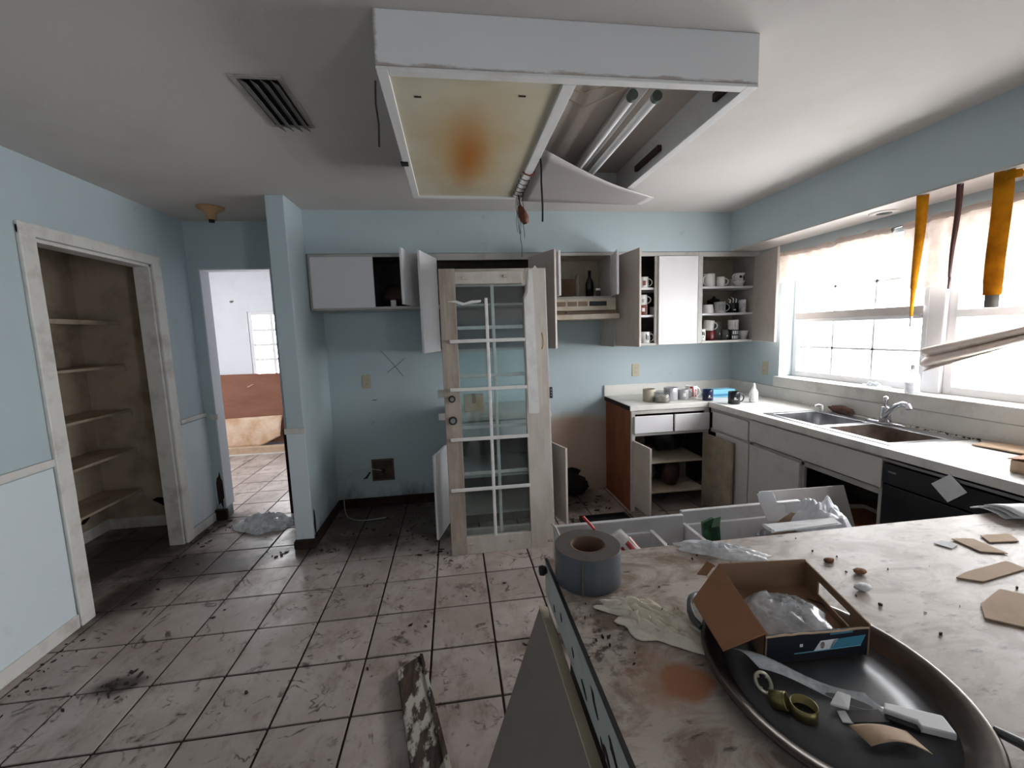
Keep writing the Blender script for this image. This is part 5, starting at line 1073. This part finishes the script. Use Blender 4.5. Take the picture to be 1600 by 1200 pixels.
obj('plate', MB().prism([(.628, .512, WZ+.002), (.640, .522, WZ+.002), (.702, .488, WZ+.002), (.688, .458, WZ+.002), (.652, .478, WZ+.002), (.656, .487, WZ+.002)], (0, 0, .011)), 'white_frame', t, .002); obj('black_insert', MB().prism([(.628, .510, WZ+.0005), (.655, .486, WZ+.0005), (.651, .477, WZ+.0005), (.622, .503, WZ+.0005)], (0, 0, .006)), 'black_plastic', t)
t = thing('photo_wrapper', (.58, .51, WZ), 'black glossy card with white border on the tray', 'card')
obj('card', MB().prism([(.578, .528, WZ+.001), (.626, .518, WZ+.004), (.622, .497, WZ+.004), (.570, .508, WZ+.001)], (0, 0, .002)), 'black_plastic', t); obj('white_border', MB().prism([(.566, .53, WZ), (.579, .527, WZ+.001), (.571, .507, WZ+.001), (.558, .512, WZ)], (0, 0, .002)), 'paper', t)
def kraft(u, v): return Vector((.555+.075*u, .50-.035*v-.02*u, WZ+.006+.016*math.sin(PI*(u*.9+.1))*(.5+.5*v)))
tag(obj('kraft_paper', MB().sheet(kraft, 12, 8), 'cardboard_pale', None, 0, .001), 'curled tan paper strip at the front of the tray', 'paper')
scr = MB().prism([(.558, .535, WZ+.008), (.585, .55, WZ+.012), (.60, .54, WZ+.010), (.578, .522, WZ+.008)], (0, 0, .004)); tag(obj('white_tab', scr, 'white_frame', None, .001), 'small white plastic tab beside the black card on the tray', 'tab')
# ================================================================== floor and far room things
t = thing('old_plank', (-.18, 1.5, 0), 'weathered plank with peeling white paint lying on the floor tiles', 'plank')
def plank_mat():
    m, nt, bs, L = newmat('peeling_wood'); bs.inputs['Roughness'].default_value = .8
    wd = mixc(nt, noise_mask(nt, 12, .35, .65, 6, .6, stretch=(4, .6, 1)), lin((.30, .23, .19)), lin((.14, .10, .085)))
    pk = math2(nt, 'MULTIPLY', noise_mask(nt, 11, .50, .56, 6, .6, stretch=(1.6, .7, 1)), 1.0)
    L.new(mixc(nt, pk, wd, lin((.66, .64, .60))), bs.inputs['Base Color']); bump(nt, bs, pk, .4, .003); MATS['peeling_wood'] = m
plank_mat()
obj('board', MB().prism([(-.315, 1.785, .002), (-.215, 1.865, .002), (-.045, 1.20, .002), (.01, .95, .002), (-.12, .93, .002), (-.19, 1.22, .002)], (0, 0, .034)), 'peeling_wood', t, .004)
obj('raised_edge', MB().prism([(-.222, 1.86, .036), (-.208, 1.858, .036), (.012, .95, .036), (-.012, .948, .036)], (0, 0, .008)), 'peeling_wood', t, .002)
crumple('plastic_bag', -1.60, 3.58, .001, .235, .15, .10, 'milky_plastic', 'crumpled clear plastic bag on the floor in the far doorway', 'bag', -.3, 21, fr=5, edge=.25)
t = thing('baking_pan', (1.1, 3.0, 0), 'flat black pan lying on the floor where the range stood', 'pan')
obj('pan', MB().box(.92, 1.30, 2.86, 3.14, .012, .02), 'black_metal', t); b = MB(); b.box(.92, 1.30, 2.86, 2.87, .012, .045); b.box(.92, 1.30, 3.13, 3.14, .012, .045); b.box(.92, .93, 2.87, 3.13, .012, .045); b.box(1.29, 1.30, 2.87, 3.13, .012, .045); obj('pan_rim', b, 'black_metal', t)
for x, y in ((.95, 2.9), (1.27, 2.9), (.95, 3.1), (1.27, 3.1)): obj('foot', MB().cyl((x, y, 0), (x, y, .013), .008, 8), 'black_plastic', t)
lump('dirt_clod', (1.0, 3.66, 0), .08, 'rot_black', 'dark clod of rubble against the bare wall where the range stood', 'rubble', sq=(2.0, .8, 1.2))
pm('plywood', (.50, .33, .25), .75, dirt=(.42, .24, .15), amt=.7, scale=3, lo=.4, hi=.7, stretch=(.6, 2, 3))
ply = thing('plywood_sheet', (-2.85, 6.2, .1), 'reddish brown plywood sheet leaning below the far window', 'plywood')
obj('board', MB().prism([(-3.34, 6.10, .12), (-2.36, 6.10, .12), (-2.35, 6.37, 1.04), (-3.36, 6.37, 1.045)], (0, .015, 0)), 'plywood', ply)
obj('seam', MB().prism([(-3.35, 6.192, .455), (-2.356, 6.192, .475), (-2.356, 6.194, .483), (-3.35, 6.194, .463)], (0, -.003, 0)), 'particle_board', ply)
obj('splinter', MB().prism([(-2.86, 6.312, .87), (-2.78, 6.32, .905), (-2.77, 6.32, .90), (-2.84, 6.312, .862)], (0, -.004, 0)), 'cardboard_pale', ply)
def kp(u, v): 
    x = -3.34+.96*u; z = .455*(1-v)+(.085+.10*max(u-.72, 0)/.28*1.3)*v; return Vector((x, 6.175-.13*v-.02*math.sin(PI*v)+.012*nz(u*7, v*5), z+.02*u*(1-v)))
tag(obj('kraft_sheet', MB().sheet(kp, 24, 10), pm('kraft_pale', (.72, .58, .45), .85, dirt=(.84, .76, .68), amt=.8, scale=5, lo=.4, hi=.65), None, 0, .002), 'pale crumpled brown paper draped below the plywood sheet', 'paper')
bm_ = thing('timber_beam', (-2.7, 6.0, 0), 'pale timber beam on the floor under the plywood', 'beam')
obj('beam', MB().box(-3.16, -1.9, 5.96, 6.06, .01, .095), 'cardboard_pale', bm_, .004); obj('dark_end', MB().box(-3.30, -3.161, 5.97, 6.06, .01, .09), 'rot_black', bm_, .004); obj('base_strip', MB().box(-3.32, -1.9, 5.93, 6.07, 0, .012), 'white_trim', bm_)
# scattered dirt crumbs and leaf litter: uncountable
def flakes(name, spots, label, z, mat, seed, ok=None):
    random.seed(seed); b = MB()
    for (cx, cy, sx, sy, n, smin, smax) in spots:
        for _ in range(n):
            x, y = random.gauss(cx, sx), random.gauss(cy, sy)
            if ok and not ok(x, y): continue
            s = random.uniform(smin, smax); a = random.uniform(0, PI); e = random.uniform(.15, .6); k = random.randint(4, 6)
            P = [(x+s*math.cos(a)*math.cos(q)-s*e*math.sin(a)*math.sin(q), y+s*math.sin(a)*math.cos(q)+s*e*math.cos(a)*math.sin(q), z(x, y)) for q in [2*PI*i/k+random.uniform(-.3, .3) for i in range(k)]]
            b.prism(P, (0, 0, random.uniform(.001, .006)))
    return tag(obj(name, b, mat), label, 'litter', kind='stuff')
pm('litter_brown', (.19, .14, .11), .9, dirt=(.09, .07, .06), amt=.8, scale=40)
flakes('floor_litter', [(-1.0, 2.3, .75, .45, 20, .003, .014), (.1, 2.3, .35, .4, 9, .003, .010), (-.6, 3.5, .3, .2, 55, .005, .022), (-.2, 3.1, .25, .2, 40, .005, .02), (-1.95, 3.3, .08, .3, 40, .005, .02), (-1.1, 3.05, .12, .05, 45, .006, .02), (-1.9, 3.65, .08, .08, 40, .006, .018), (.42, 1.88, .09, .035, 46, .004, .014), (.95, 3.45, .22, .22, 60, .006, .03), (-1.98, 2.1, .03, .3, 30, .004, .012), (-1.55, 1.95, .06, .04, 24, .006, .02), (-1.7, 4.6, .35, .5, 30, .006, .025), (-2.4, 3.3, .25, .25, 26, .005, .018), (-.75, 1.6, .4, .2, 9, .004, .014), (-.07, 2.78, .06, .03, 10, .006, .014)], 'dark crumbs and leaf litter scattered over the floor tiles', lambda x, y: .001, 'litter_brown', 5, lambda x, y: (-2.03 < x < -1.23 and y < 3.74) or (-1.03 < x < 2 and .9 < y < 3.74 and not (-.1 < x < .75 and y > 2.75) and not (1.33 < x and y > 2.9) and not (-.34 < x < .03 and y < 1.9)))
flakes('counter_litter', [(.28, .76, .03, .07, 14, .001, .0045), (.60, .98, .07, .03, 9, .001, .005), (1.05, .90, .2, .1, 12, .001, .004), (1.0, .75, .1, .05, 6, .001, .004)], 'dark crumbs and flakes scattered over the peninsula top', lambda x, y: PZ+.0005, 'litter_brown', 8)
flakes('splash_litter', [(2.60, 1.85, .015, .16, 50, .003, .010), (2.59, 2.5, .015, .1, 20, .003, .009)], 'brown crumbs along the back of the window counter', lambda x, y: CZ+.001, 'litter_brown', 9)
